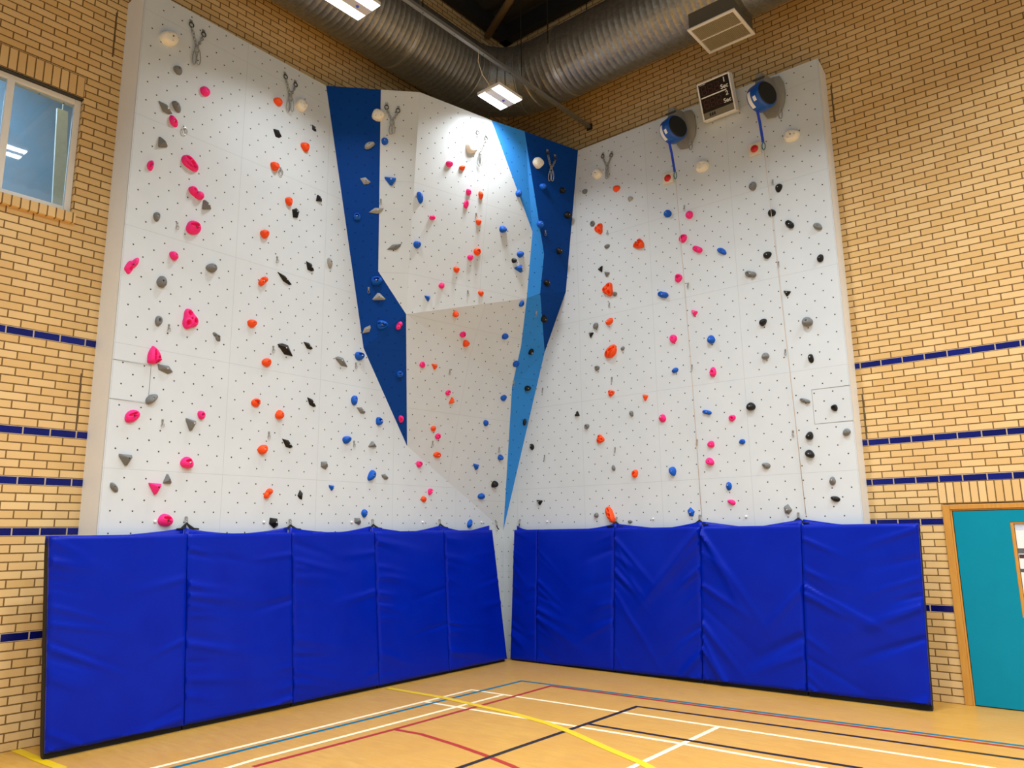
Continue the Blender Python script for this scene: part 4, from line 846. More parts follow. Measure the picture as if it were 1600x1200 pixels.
("peb","K",[4.505,-0.405,5.088],[0.0059,-1.0,0.0],0.104,0.096,0.053,-0.245,"black knob hold, fourth black one down on outer strip of door-side wall","black holds on the outer strip of door-side wall"),
("peb","K",[5.125,-0.401,4.895],[0.0059,-1.0,0.0],0.098,0.083,0.046,1.315,"black knob hold, fifth black one down on outer strip of door-side wall","black holds on the outer strip of door-side wall"),
("lobes","G",[4.28,-0.406,4.893],[0.0059,-1.0,0.0],0.149,0.104,0.057,-0.394,"grey two-lobed hold, third grey one down on outer strip of door-side wall","grey holds on the outer strip of door-side wall"),
("tri","K",[4.705,-0.404,4.555],[0.0059,-1.0,0.0],0.085,0.07,0.042,-0.211,"black triangular hold, sixth black one down on outer strip of door-side wall","black holds on the outer strip of door-side wall"),
("dome","K",[4.385,-0.405,4.256],[0.0059,-1.0,0.0],0.108,0.089,0.055,0.846,"black domed hold, seventh black one down on outer strip of door-side wall","black holds on the outer strip of door-side wall"),
("dome","G",[4.912,-0.402,4.162],[0.0059,-1.0,0.0],0.127,0.129,0.079,-0.187,"grey domed hold, fourth grey one down on outer strip of door-side wall","grey holds on the outer strip of door-side wall"),
("dome","G",[4.384,-0.405,3.833],[0.0059,-1.0,0.0],0.102,0.086,0.053,-0.157,"grey domed hold, fifth grey one down on outer strip of door-side wall","grey holds on the outer strip of door-side wall"),
("drop","K",[4.914,-0.402,3.734],[0.0059,-1.0,0.0],0.121,0.088,0.044,-1.49,"black teardrop hold, eighth black one down on outer strip of door-side wall","black holds on the outer strip of door-side wall"),
("lobes","G",[4.805,-0.403,3.236],[0.0059,-1.0,0.0],0.126,0.067,0.037,-0.383,"grey two-lobed hold, sixth grey one down on outer strip of door-side wall","grey holds on the outer strip of door-side wall"),
("ring","K",[5.124,-0.401,3.117],[0.0059,-1.0,0.0],0.078,0.08,0.039,-0.113,"black dished ring hold, tenth black one down on outer strip of door-side wall","black holds on the outer strip of door-side wall"),
("peb","G",[5.23,-0.401,2.83],[0.0059,-1.0,0.0],0.098,0.078,0.043,0.273,"grey knob hold, seventh grey one down on outer strip of door-side wall","grey holds on the outer strip of door-side wall"),
("peb","K",[4.823,-0.403,2.824],[0.0059,-1.0,0.0],0.095,0.096,0.052,-0.089,"black knob hold, eleventh black one down on outer strip of door-side wall","black holds on the outer strip of door-side wall"),
("dome","K",[4.807,-0.403,2.619],[0.0059,-1.0,0.0],0.116,0.095,0.059,-0.43,"black domed hold, twelfth black one down on outer strip of door-side wall","black holds on the outer strip of door-side wall"),
("drop","G",[4.281,-0.406,2.523],[0.0059,-1.0,0.0],0.115,0.091,0.046,-0.322,"grey teardrop hold, eighth grey one down on outer strip of door-side wall","grey holds on the outer strip of door-side wall"),
("drop","G",[5.032,-0.402,2.31],[0.0059,-1.0,0.0],0.107,0.091,0.046,-1.66,"grey teardrop hold, ninth grey one down on outer strip of door-side wall","grey holds on the outer strip of door-side wall"),
("drop","K",[5.033,-0.402,2.105],[0.0059,-1.0,0.0],0.118,0.078,0.039,-0.309,"black teardrop hold, lowest black one on outer strip of door-side wall","black holds on the outer strip of door-side wall"),
("wedge","G",[4.505,-0.405,2.001],[0.0059,-1.0,0.0],0.109,0.097,0.048,-1.293,"grey angular wedge hold, lowest grey one on outer strip of door-side wall","grey holds on the outer strip of door-side wall")]
for i, (kind, c, base, n, W, H, D, ang, lab, grp) in enumerate(HOLDS):
    rng = random.Random(1000 + i*7)
    big = max(W, H) > 0.13
    if kind in ('blade', 'wedge', 'tri', 'triu'):
        bm, top = faceted(kind, W, H, D, rng); o = link('climbing_hold', bm, M['hold_' + c]); sharp(o, 30)
    else:
        bm, top = organic(kind, W, H, D, rng, 16 if big else 11, 44 if big else 28); o = link('climbing_hold', bm, M['hold_' + c], smooth=True)
    place(o, base, n, ang); tag(o, lab, 'climbing hold', grp)
    b = bpy.data.objects.new('bolt', me_glint if rng.random() < (0.75 if c in 'KB' else 0.3) else me_bolt); COLL.objects.link(b); b.parent = o
    ax, ay = dict(blade=(0.11, 0.0), wedge=(0.05, 0.025), tri=(0.06, 0.075), triu=(0.025, -0.10)).get(kind, (0, 0))
    b.location = (ax*W, ay*H, top); k = min(1.0, min(W, H)/0.11); b.scale = (k, k, k)

# ------------------------------------------------------------------ bolt hangers
def ring_pts(rx, ry, n=16, c=(0, 0, 0), ax=('x', 'y')):
    out = []
    for k in range(n):
        t = 2*math.pi*k/n; p = [c[0], c[1], c[2]]
        p['xyz'.index(ax[0])] += rx*math.cos(t); p['xyz'.index(ax[1])] += ry*math.sin(t); out.append(p)
    return out
HANGERS = [
["ring",[0.383,-5.78,6.049],[0.9995,0.0323,-0.0],"small steel bolt hanger with a loose ring, topmost one on outer strip of window-side wall"],
["hanger",[0.383,-5.776,4.96],[0.9995,0.0323,-0.0],"small steel bolt hanger with a link, second one down on outer strip of window-side wall"],
["hanger",[0.383,-5.782,3.869],[0.9995,0.0323,-0.0],"small steel bolt hanger with a link, third one down on outer strip of window-side wall"],
["hanger",[0.383,-5.773,2.901],[0.9995,0.0323,-0.0],"small steel bolt hanger with a link, lowest one on outer strip of window-side wall"],
["hanger",[0.344,-4.566,4.937],[0.9995,0.0323,-0.0],"small steel bolt hanger with a link, second one down on middle of window-side wall"],
["hanger",[0.344,-4.559,3.872],[0.9995,0.0323,-0.0],"small steel bolt hanger with a link, third one down on middle of window-side wall"],
["hanger",[0.344,-4.562,2.896],[0.9995,0.0323,-0.0],"small steel bolt hanger with a link, lowest one on middle of window-side wall"],
["ring",[0.344,-4.582,6.041],[0.9995,0.0323,-0.0],"small steel bolt hanger with a loose ring, topmost one on middle of window-side wall"],
["hanger",[0.305,-3.354,3.882],[0.9995,0.0323,-0.0],"small steel bolt hanger with a link, topmost one on inner strip of window-side wall"],
["hanger",[0.305,-3.35,2.9],[0.9995,0.0323,-0.0],"small steel bolt hanger with a link, lowest one on inner strip of window-side wall"],
["hanger",[0.64,-3.292,5.998],[0.7325,-0.6636,-0.1517],"small steel bolt hanger with a link, only one on narrow white facet"],
["hanger",[0.422,-3.276,4.865],[0.736,-0.6599,-0.1511],"small steel bolt hanger with a link, only one on upper dark blue facet"],
["hanger",[1.138,-2.024,6.077],[0.9653,-0.2101,-0.1549],"small steel bolt hanger with a link, topmost one on bulge above the crease"],
["hanger",[0.977,-2.02,5.004],[0.9636,-0.2402,-0.1175],"small steel bolt hanger with a link, lowest one on bulge above the crease"],
["hanger",[0.61,-1.987,3.97],[0.9593,-0.0737,-0.2728],"small steel bolt hanger with a link, topmost one on bulge below the crease"],
["hanger",[0.338,-2.039,3.006],[0.9669,-0.097,-0.2359],"small steel bolt hanger with a link, second one down on bulge below the crease"],
["hanger",[0.462,-0.8,3.004],[0.9669,-0.097,-0.2359],"small steel bolt hanger with a link, lowest one on bulge below the crease"],
["hanger",[1.221,-0.827,4.928],[0.817,-0.2851,-0.5012],"small steel bolt hanger with a link, topmost one on pale blue facet"],
["hanger",[0.721,-0.754,3.973],[0.8599,-0.2909,-0.4195],"small steel bolt hanger with a link, lowest one on pale blue facet"],
["hanger",[1.469,-0.897,6.082],[0.9669,-0.2191,-0.1309],"small steel bolt hanger with a link, only one on dark blue corner facet"],
["hanger",[2.225,-0.418,6.023],[0.0059,-1.0,0.0],"small steel bolt hanger with a link, topmost one on corner strip of door-side wall"],
["hanger",[2.211,-0.418,4.943],[0.0059,-1.0,0.0],"small steel bolt hanger with a link, second one down on corner strip of door-side wall"],
["hanger",[2.207,-0.418,3.872],[0.0059,-1.0,0.0],"small steel bolt hanger with a link, third one down on corner strip of door-side wall"],
["hanger",[2.215,-0.418,2.893],[0.0059,-1.0,0.0],"small steel bolt hanger with a link, fifth one down on corner strip of door-side wall"],
["hanger",[1.003,-0.425,3.875],[0.0059,-1.0,0.0],"small steel bolt hanger with a link, fourth one down on corner strip of door-side wall"],
["hanger",[1.013,-0.425,2.876],[0.0059,-1.0,0.0],"small steel bolt hanger with a link, lowest one on corner strip of door-side wall"],
["hanger",[3.44,-0.411,6.048],[0.0059,-1.0,0.0],"small steel bolt hanger with a link, topmost one on middle of door-side wall"],
["hanger",[3.429,-0.411,4.964],[0.0059,-1.0,0.0],"small steel bolt hanger with a link, second one down on middle of door-side wall"],
["hanger",[3.415,-0.411,3.864],[0.0059,-1.0,0.0],"small steel bolt hanger with a link, third one down on middle of door-side wall"],
["hanger",[3.425,-0.411,2.894],[0.0059,-1.0,0.0],"small steel bolt hanger with a link, lowest one on middle of door-side wall"],
["hanger",[4.643,-0.404,6.032],[0.0059,-1.0,0.0],"small steel bolt hanger with a link, topmost one on outer strip of door-side wall"],
["hanger",[4.63,-0.404,4.965],[0.0059,-1.0,0.0],"small steel bolt hanger with a link, second one down on outer strip of door-side wall"],
["hanger",[4.627,-0.404,3.869],[0.0059,-1.0,0.0],"small steel bolt hanger with a link, third one down on outer strip of door-side wall"],
["hanger",[4.637,-0.404,2.895],[0.0059,-1.0,0.0],"small steel bolt hanger with a link, lowest one on outer strip of door-side wall"]]
def hanger_plate():
    bm = bmesh.new(); box(bm, -0.011, 0.011, -0.014, 0.012, 0.0, 0.004, 0.001)
    box(bm, -0.009, 0.009, -0.026, -0.014, 0.002, 0.006, 0.001)
    tube(bm, ring_pts(0.010, 0.010, 12, (0, -0.034, 0.012), ('x', 'z')), 0.0028, 6, True)
    cyl(bm, (0, 0.002, 0.003), (0, 0.002, 0.012), 0.009, 0.008, 6)
    return bm
bmp = hanger_plate(); me_plate = bpy.data.meshes.new('hanger_plate'); bmp.to_mesh(me_plate); bmp.free(); me_plate.materials.append(M['steel'])
bm = bmesh.new(); tube(bm, [(0.012*math.cos(t) , -0.050 + 0.020*math.sin(t), 0.014 + 0.006*math.cos(t)) for t in (2*math.pi*k/18 for k in range(18))], 0.0026, 6, True)
me_link = bpy.data.meshes.new('link'); bm.to_mesh(me_link); bm.free(); me_link.materials.append(M['steel'])
bm = bmesh.new(); tube(bm, [(0.026*math.cos(t), -0.055 + 0.040*math.sin(t), 0.016) for t in (2*math.pi*k/20 for k in range(20))], 0.005, 6, True)
me_ring = bpy.data.meshes.new('ring'); bm.to_mesh(me_ring); bm.free(); me_ring.materials.append(M['steel'])
for k, b, n, lab in HANGERS:
    e = empty('bolt_hanger', lab, 'bolt hanger', group='bolt hangers on the climbing walls'); place(e, b, n)
    for nm, me in (('hanger_plate', me_plate), (('ring', me_ring) if k == 'ring' else ('link', me_link))):
        o = bpy.data.objects.new(nm, me); COLL.objects.link(o); o.parent = e

# ------------------------------------------------------------------ top anchor chains
CHAINS = [
[[0.381,-5.722,7.271],[0.9995,0.0323,-0.0],0.452,"beside the pointed cream disc hold"],
[[0.342,-4.51,7.257],[0.9995,0.0323,-0.0],0.435,"between an orange knob and a cream disc"],
[[0.864,-3.323,7.213],[0.7325,-0.6636,-0.1517],0.353,"on the narrow white facet"],
[[1.302,-2.093,7.192],[0.9653,-0.2101,-0.1549],0.442,"on the white bulge beside a cream disc"],
[[1.621,-0.918,7.242],[0.9669,-0.2191,-0.1309],0.4,"on the dark blue corner facet"],
[[2.276,-0.418,7.213],[0.0059,-1.0,0.0],0.378,"on the door-side wall near the corner"]]
def chain_link(bm, p, q, flip, wdt=0.014, r=0.0042):
    p, q = Vector(p), Vector(q); d = (q-p); L = d.length; d.normalize()
    s = Vector((0, 0, 1)) if flip else Vector((0, 0, 1)).cross(d).normalized()
    c = (p+q)/2; pts = []
    for k in range(16):
        t = 2*math.pi*k/16; a, b = math.cos(t), math.sin(t)
        pts.append(c + d*(L/2+r)*(abs(a)**0.75)*(1 if a >= 0 else -1) + s*wdt*b)
    tube(bm, pts, r, 6, True)
for b, n, L, lab in CHAINS:
    e = empty('anchor_chain', 'steel anchor chains in a V, ' + lab, 'anchor chain', group='top anchor chains'); place(e, b, n)
    jx, jy = 0.0, -0.60*L
    for sx, sy in ((-0.075, 0.02), (0.075, -0.015)):
        bm = bmesh.new(); box(bm, sx-0.018, sx+0.018, sy-0.022, sy+0.022, 0.0, 0.005, 0.001); cyl(bm, (sx, sy+0.004, 0.004), (sx, sy+0.004, 0.016), 0.011, 0.010, 6)
        link('hanger_plate', bm, M['steel'], e)
        bm = bmesh.new(); tube(bm, ring_pts(0.024, 0.028, 18, (sx*0.97, sy-0.045, 0.018)), 0.006, 8, True); link('shackle', bm, M['dark_steel'], e, smooth=True)
        bm = bmesh.new(); N = 6; a = Vector((sx*0.95, sy-0.07, 0.02)); q = Vector((jx, jy, 0.028))
        for k in range(N): chain_link(bm, a.lerp(q, k/N), a.lerp(q, (k+1)/N), k % 2 == 0)
        link('chain', bm, M['steel'], e, smooth=True)
    bm = bmesh.new(); tube(bm, ring_pts(0.026, 0.026, 20, (jx, jy-0.02, 0.03)), 0.006, 8, True); link('ring', bm, M['steel'], e, smooth=True)
    for sx in (-0.016, 0.018):
        bm = bmesh.new(); pts = []
        for k in range(22):
            t = 2*math.pi*k/22; pts.append((jx + sx + (0.020 + 0.007*math.sin(t))*math.cos(t)*-1, jy - 0.035 - L*0.18 + L*0.19*math.sin(t)*-1, 0.034 + sx*0.8))
        tube(bm, pts, 0.0055, 8, True); link('snap_hook', bm, M['steel'], e, smooth=True)

# ------------------------------------------------------------------ crash mats
def gauss(d, w): return math.exp(-(d/w)**2)
def make_mat(lab, bl, br, tl, tr, outward, seed, strapL, strapR, slope, amp=1.0, thick=0.112):
    """BL.. = front corners; OUTWARD = horizontal normal"""
    rng = random.Random(seed); bl, br, tl, tr = map(Vector, (bl, br, tl, tr)); n = Vector(outward).normalized()
    base = (bl+br)/2; e = empty('crash_mat', lab, 'crash mat', (base.x, base.y, 0), 'blue crash mats along the climbing walls')
    inv = Matrix.Translation(e.location).inverted()
    NU, NV = 54, 84; W = (br-bl).length; Hh = (tl-bl).length
    cre = []
    for _ in range(20):
        side = 0 if rng.random() < 0.72 else 1
        cre.append((side, rng.random(), slope*(0.35 + 0.9*rng.random()), 0.18 + 0.5*rng.random(), 0.012 + 0.022*rng.random(), (0.005 + 0.013*rng.random())*amp*(1 if rng.random() < 0.75 else -1)))
    lf = [(rng.random()*6.28, rng.random()*6.28, 1.5 + 3*rng.random(), 1.0 + 3*rng.random()) for _ in range(4)]
    def disp(u, v):
        x, y = u*W, v*Hh
        d = min(x, W-x, y, Hh-y); t = 1 - min(1.0, d/0.022)
        h = -0.016*t*t
        b = 0.0
        for (side, y0, sl, ln, wd, am) in cre:
            xx = x if side == 0 else W - x
            yy = y - y0*Hh + (sl if side == 0 else sl*0.6)*xx
            fall = sm(1 - xx/(ln*W*1.4))*sm(xx/0.03 + 0.25)
            b += am*gauss(yy/math.sqrt(1+sl*sl), wd*(1 + 2.0*xx/W))*fall
        for p1, p2, f1, f2 in lf: b += 0.0022*amp*math.sin(f1*x*2+p1)*math.sin(f2*y*2+p2)
        b += 0.012*math.sin(math.pi*u)*math.sin(math.pi*v)
        return h + b*(1-t*t)
    bm = bmesh.new(); G = []
    for j in range(NV+1):
        v = j/NV; v = 0.5 - 0.5*math.cos(math.pi*v)*(0.25) - 0.375*(1-2*v) if False else v
        row = []
        for i in range(NU+1):
            u = i/NU
            p = bl.lerp(br, u).lerp(tl.lerp(tr, u), v)
            row.append(bm.verts.new(p + n*disp(u, v)))
        G.append(row)
    for j in range(NV):
        for i in range(NU): bm.faces.new((G[j][i], G[j][i+1], G[j+1][i+1], G[j+1][i]))
    loop = [G[0][i] for i in range(NU+1)] + [G[j][NU] for j in range(1, NV+1)] + [G[NV][i] for i in range(NU-1, -1, -1)] + [G[j][0] for j in range(NV-1, 0, -1)]
    cur = loop
    for dep, ins in ((0.044, 0.0), (0.062, 0.004)):
        nb = []
        cen = (bl+br+tl+tr)/4
        for k, vv in enumerate(loop):
            q = vv.co - n*((vv.co - bl).dot(n)) if False else vv.co.copy()
            nb.append(bm.verts.new(q - n*(dep-0.028) + (cen-q).normalized()*ins))
        for k in range(len(loop)): bm.faces.new((cur[k], cur[(k+1) % len(loop)], nb[(k+1) % len(loop)], nb[k]))
        cur = nb
    bm.faces.new(cur)
    def add(nm, bm, m, **k):
        o = link(nm, bm, m, **k); o.parent = e; o.matrix_parent_inverse = inv; return o
    sharp(add('cover', bm, M['vinyl']), 50)
    # black base layer, rounded at its foot and head, standing on the floor
    u_ = (br-bl); u_.z = 0; u_.normalize()
    bm = bmesh.new(); prof = []
    zt = (tl.z+tr.z)/2 - 0.02
    d0, d1 = 0.054, thick
    for a in range(0, 5): t = a/4*math.pi/2; prof.append((d1 - 0.07 + 0.07*math.cos(t) if False else d0 + (d1-d0)*(1-math.sin(t)) , 0.07*(1-math.cos(t)) if False else 0.09*(1-math.cos(t))))
    prof = [(d0, 0.0), (d0+0.03, 0.0), (d0+0.055, 0.018), (d1-0.006, 0.06), (d1, 0.12), (d1, zt-0.14), (d1-0.008, zt-0.07), (d0+0.055, zt-0.02), (d0+0.03, zt), (d0, zt)]
    ra, rb = [], []
    for dd, z in prof:
        f = z/zt
        pa = bl.lerp(tl, f); pb = br.lerp(tr, f)
        ra.append(bm.verts.new(Vector((pa.x, pa.y, 0)) - n*dd + Vector((0, 0, z)) + u_*0.004)); rb.append(bm.verts.new(Vector((pb.x, pb.y, 0)) - n*dd + Vector((0, 0, z)) - u_*0.004))
    k = len(ra)
    for i in range(k): bm.faces.new((ra[i], ra[(i+1) % k], rb[(i+1) % k], rb[i]))
    bm.faces.new(ra[::-1]); bm.faces.new(rb)
    add('base_layer', bm, M['black'])
    # flap behind the top edge, pulled up where a strap holds it
    bm = bmesh.new(); A, Bv = [], []
    for i in range(25):
        u = i/24; p = tl.lerp(tr, u)
        hL = 0.065*max(0, 1-u/0.46)**1.4 if strapL else 0; hR = 0.065*max(0, 1-(1-u)/0.46)**1.4 if strapR else 0
        lift = max(hL, hR) - 0.004 + 0.004*math.sin(9*u+seed)
        q = p - n*(0.078 + 0.012*math.sin(5*u+seed))
        A.append((bm.verts.new(q + Vector((0, 0, -0.08))), bm.verts.new(q + Vector((0, 0, lift)))))
        q2 = q - n*0.012
        Bv.append((bm.verts.new(q2 + Vector((0, 0, -0.08))), bm.verts.new(q2 + Vector((0, 0, lift)))))
    for i in range(24):
        bm.faces.new((A[i][0], A[i+1][0], A[i+1][1], A[i][1])); bm.faces.new((Bv[i+1][0], Bv[i][0], Bv[i][1], Bv[i+1][1]))
        bm.faces.new((A[i][1], A[i+1][1], Bv[i+1][1], Bv[i][1])); bm.faces.new((A[i+1][0], A[i][0], Bv[i][0], Bv[i+1][0]))
    bm.faces.new((A[0][0], A[0][1], Bv[0][1], Bv[0][0])); bm.faces.new((A[-1][1], A[-1][0], Bv[-1][0], Bv[-1][1]))
    add('flap', bm, M['vinyl'], smooth=True)
    return e

def lerp(a, b, t): return a + (b-a)*t
# along the window-side wall: foot line and head line of the front face
ytop = [-6.735, -5.50, -4.30, -3.115, -1.90, -0.885]; ybot = [-6.613, -5.425, -4.225, -3.035, -1.845, -0.665]
nL = (1, 0.0323, 0)
labsL = ['blue crash mat with a bare black edge showing at the far end from the corner', 'second blue crash mat from the bare black edge, below the window-side wall', 'middle one of the five blue crash mats below the window-side wall',
         'second blue crash mat from the corner, below the window-side wall', 'blue crash mat below the window-side wall with its edge in the corner']
for i in range(5):
    f0, f1 = i/5, (i+1)/5
    xt0, xt1 = lerp(0.545, 0.405, f0), lerp(0.545, 0.405, f1); xb0, xb1 = lerp(0.575, 0.475, f0), lerp(0.575, 0.475, f1)
    zt0, zt1 = lerp(1.796, 1.82, f0), lerp(1.80, 1.822, f1) ; zb0, zb1 = lerp(0.052, 0.034, f0), lerp(0.052, 0.034, f1)
    make_mat(labsL[i], (xb0, ybot[i]+0.003, zb0), (xb1, ybot[i+1]-0.003, zb1), (xt0, ytop[i]+0.003, zt0), (xt1, ytop[i+1]-0.003, zt1), nL, 40+i, i > 0, True, 0.25 if i else 0.5, 0.8, 0.124 if i == 0 else 0.112)
xtop = [0.505, 0.945, 2.23, 3.462, 4.68, 5.877]; xbot = [0.415, 0.89, 2.146, 3.382, 4.603, 5.817]
labsR = ['narrow blue crash mat standing in the corner at the start of the door-side wall', 'blue crash mat beside the narrow corner mat', 'middle one of the blue crash mats below the door-side wall, deep diagonal folds',
         'blue crash mat with one bright diagonal fold, second from the teal door', 'blue crash mat with its free edge beside the teal door']
for i in range(5):
    f0, f1 = (xtop[i]-0.5)/5.4, (xtop[i+1]-0.5)/5.4
    zt0, zt1 = lerp(1.819, 1.822, f0), lerp(1.819, 1.822, f1); zb0, zb1 = lerp(0.012, 0.058, f0), lerp(0.012, 0.058, f1)
    make_mat(labsR[i], (xbot[i]+0.006, -0.568, zb0+0.002), (xbot[i+1], -0.568, zb1+0.002), (xtop[i]+0.006, -0.552, zt0), (xtop[i+1], -0.552, zt1), (0, -1, 0), 60+i, i != 1, i != 0 and i != 4, 1.5 if i in (2, 3) else 0.7, (0.9, 1.0, 1.4, 1.7, 1.2)[i])

# straps: eye bolt on the wall, black cord loops down to the mat corners
def strap(b, n, lab, drop, spread, both=True):
    e = empty('mat_strap', lab, 'strap', group='black straps holding the crash mats'); place(e, b, n)
    bm = bmesh.new(); cyl(bm, (0, 0, 0), (0, 0, 0.02), 0.010, 0.010, 10); tube(bm, ring_pts(0.012, 0.016, 14, (0, -0.016, 0.022)), 0.004, 6, True)
    link('eye_bolt', bm, M['steel'], e)
    bm = bmesh.new(); tube(bm, ring_pts(0.011, 0.024, 14, (0, -0.05, 0.026)), 0.0035, 6, True); link('snap_hook', bm, M['steel'], e)
    for sx in ((-1, 1) if both else (0.15,)):
        bm = bmesh.new()
        for k, w_ in ((0.55, 0.008), (1.0, 0.008), (1.4, 0.006)):
            tube(bm, [(0, -0.055, 0.026), (sx*spread*k*0.45, -0.055-drop*0.5, 0.034), (sx*spread*k, -0.06-drop, 0.05)], w_, 6)
        tube(bm, [(sx*spread*0.4, -0.055-drop*0.96, 0.052), (sx*spread*1.0, -0.06-drop, 0.056), (sx*spread*2.3, -0.066-drop, 0.056)], 0.009, 6)
        link('cord', bm, M['cord'], e, smooth=True)
sl = ['nearest the pink jug hold', 'beside the black wedge hold', 'beside the grey wedge hold', 'third from the corner gap', 'next to the corner gap']
nLn = (0.9995, 0.0323, 0)
for (b, d, lb) in (((0.374, -5.465, 1.965), 0.05, 'black cord strap above the mats below the big pink jug hold'), ((0.335, -4.244, 1.948), 0.04, 'black cord strap above the mats beside a black angular wedge hold'),
                  ((0.295, -3.031, 1.955), 0.04, 'black cord strap above the mats beside a grey angular wedge hold'), ((0.256, -1.83, 1.962), 0.04, 'black cord strap second from the corner, below the window-side wall')):
    strap(b, nLn, lb, d, 0.05)
strap((0.217, -0.62, 1.945), nLn, 'single black cord strap on the window-side wall next to the corner', 0.05, 0.03, False)
strap((0.54, -0.429, 1.963), (0.006, -1, 0), 'single black cord strap on the door-side wall next to the corner', 0.06, 0.03, False)
for (b, d, lb) in (((2.204, -0.419, 1.960), 0.05, 'black cord strap above the mats beside the long orange jug hold'), ((3.409, -0.412, 1.960), 0.05, 'black cord strap at the foot of the first tan guide cord'),
                  ((4.625, -0.405, 1.958), 0.05, 'black cord strap at the foot of the second tan guide cord')):
    strap(b, (0.006, -1, 0), lb, d, 0.055)

# ------------------------------------------------------------------ ventilation duct
def duct_run(axis, a0, a1, c, R, pitch):
    bm = bmesh.new(); seg = 56; prev = None; n = int(abs(a1-a0)/pitch)
    for i in range(n+1):
        for dt, dr in ((0.0, 0.0), (0.08, 0.0035), (0.16, 0.0)):
            a = a0 + (a1-a0)*min(1, (i+dt)/n)
            ring = []
            for k in range(seg):
                t = 2*math.pi*k/seg; r = R + dr
                p = (c[0] + r*math.cos(t), a, c[1] + r*math.sin(t)) if axis == 'y' else (a, c[0] + r*math.cos(t), c[1] + r*math.sin(t))
                ring.append(bm.verts.new(p))
            if prev:
                for k in range(seg): bm.faces.new((prev[k], prev[(k+1) % seg], ring[(k+1) % seg], ring[k]))
            prev = ring
    return bm
DZc, DR, DXL, DYR = 8.56, 0.50, 0.62, -0.96
duct = empty('ventilation_duct', 'large round spiral galvanised air duct bending round the corner below the roof', 'duct', (DXL, -4, DZc))
dinv = Matrix.Translation(duct.location).inverted()
def dp(name, bm, m, **k):
    o = link(name, bm, m, **k); o.parent = duct; o.matrix_parent_inverse = dinv; return o
BR = 0.85
sharp(dp('duct_run', duct_run('y', -13.5, DYR-BR, (DXL, DZc), DR, 0.085), M['galv']), 60)
sharp(dp('duct_run', duct_run('x', DXL+BR, 12.5, (DYR, DZc), DR, 0.095), M['galv']), 60)
bm = bmesh.new(); prev = None
for i in range(6):
    a = i/5*math.pi/2; c = Vector((DXL+BR - BR*math.cos(a), DYR-BR + BR*math.sin(a), DZc)); d = Vector((math.sin(a), math.cos(a), 0)); s = Vector((-d.y, d.x, 0)).cross(Vector((0, 0, 1))); s = Vector((d.y, -d.x, 0))
    for off, dr in ((-0.012, 0.002), (0.0, 0.012), (0.012, 0.002)):
        ring = [bm.verts.new(c + d*off + s*(DR+dr)*math.cos(t) + Vector((0, 0, (DR+dr)*math.sin(t)))) for t in (2*math.pi*k/56 for k in range(56))]
        if prev:
            for k in range(56): bm.faces.new((prev[k], prev[(k+1) % 56], ring[(k+1) % 56], ring[k]))
        prev = ring
sharp(dp('elbow', bm, M['galv']), 25)
def band(axis, pos, nm='hanger_band'):
    bm = bmesh.new(); r0, r1 = DR+0.004, DR+0.012
    rings = []
    for a, r in ((-0.02, r0), (-0.02, r1), (0.02, r1), (0.02, r0)):
        rings.append([bm.verts.new((DXL + r*math.cos(t), pos+a, DZc + r*math.sin(t)) if axis == 'y' else (pos+a, DYR + r*math.cos(t), DZc + r*math.sin(t))) for t in (2*math.pi*k/56 for k in range(56))])
    for q in range(4):
        a, b = rings[q], rings[(q+1) % 4]
        for k in range(56): bm.faces.new((a[k], a[(k+1) % 56], b[(k+1) % 56], b[k]))
    o = dp(nm, bm, M['galv_band'])
    for s in (-1, 1):
        bm = bmesh.new()
        if axis == 'y': cyl(bm, (DXL+s*(DR+0.012), pos, DZc), (DXL+s*(DR+0.012), pos, 10.5), 0.008)
        else: cyl(bm, (pos, DYR+s*(DR+0.012), DZc), (pos, DYR+s*(DR+0.012), 10.5), 0.008)
        r_ = link('hanger_rod', bm, M['dark_steel']); r_.parent = duct; r_.matrix_parent_inverse = dinv
for y in (-3.06, -6.2, -9.4): band('y', y)
for x in (2.02, 5.6, 8.8): band('x', x)

# square air diffuser hanging under the duct
GX0, GX1, GY0, GY1, GZ = 4.04, 4.665, -1.275, -0.645, 7.93
df = empty('air_diffuser', 'square air diffuser box with a white slatted grille under the duct', 'air diffuser', ((GX0+GX1)/2, (GY0+GY1)/2, GZ))
gi = Matrix.Translation(df.location).inverted()
def gp(nm, bm, m):
    o = link(nm, bm, m); o.parent = df; o.matrix_parent_inverse = gi; return o
bm = bmesh.new(); t_ = 0.02
for x0, x1, y0, y1 in ((GX0+0.02, GX0+0.04, GY0+0.02, GY1-0.02), (GX1-0.04, GX1-0.02, GY0+0.02, GY1-0.02), (GX0+0.04, GX1-0.04, GY0+0.02, GY0+0.04), (GX0+0.04, GX1-0.04, GY1-0.04, GY1-0.02)):
    box(bm, x0, x1, y0, y1, GZ+0.012, GZ+0.50)
gp('plenum_box', bm, plain('dull_galvanised', lin(98, 95, 84), 0.6, 0.2, scale=60))
bm = bmesh.new(); fw = 0.038
for x0, x1, y0, y1 in ((GX0, GX0+fw, GY0, GY1), (GX1-fw, GX1, GY0, GY1), (GX0+fw, GX1-fw, GY0, GY0+fw), (GX0+fw, GX1-fw, GY1-fw, GY1)):
    box(bm, x0, x1, y0, y1, GZ-0.008, GZ+0.012, 0.003)
box(bm, GX0+fw, GX1-fw, (GY0+GY1)/2-0.007, (GY0+GY1)/2+0.007, GZ-0.004, GZ+0.012)
gp('grille_frame', bm, M['white_paint'])
bm = bmesh.new(); ns = 30
for k in range(ns):
    x = GX0+fw + (GX1-GX0-2*fw)*(k+0.5)/ns
    box(bm, x-0.0034, x+0.0034, GY0+fw, GY1-fw, GZ, GZ+0.022)
gp('grille_slats', bm, plain('slat_paint', lin(186, 172, 142), 0.5))
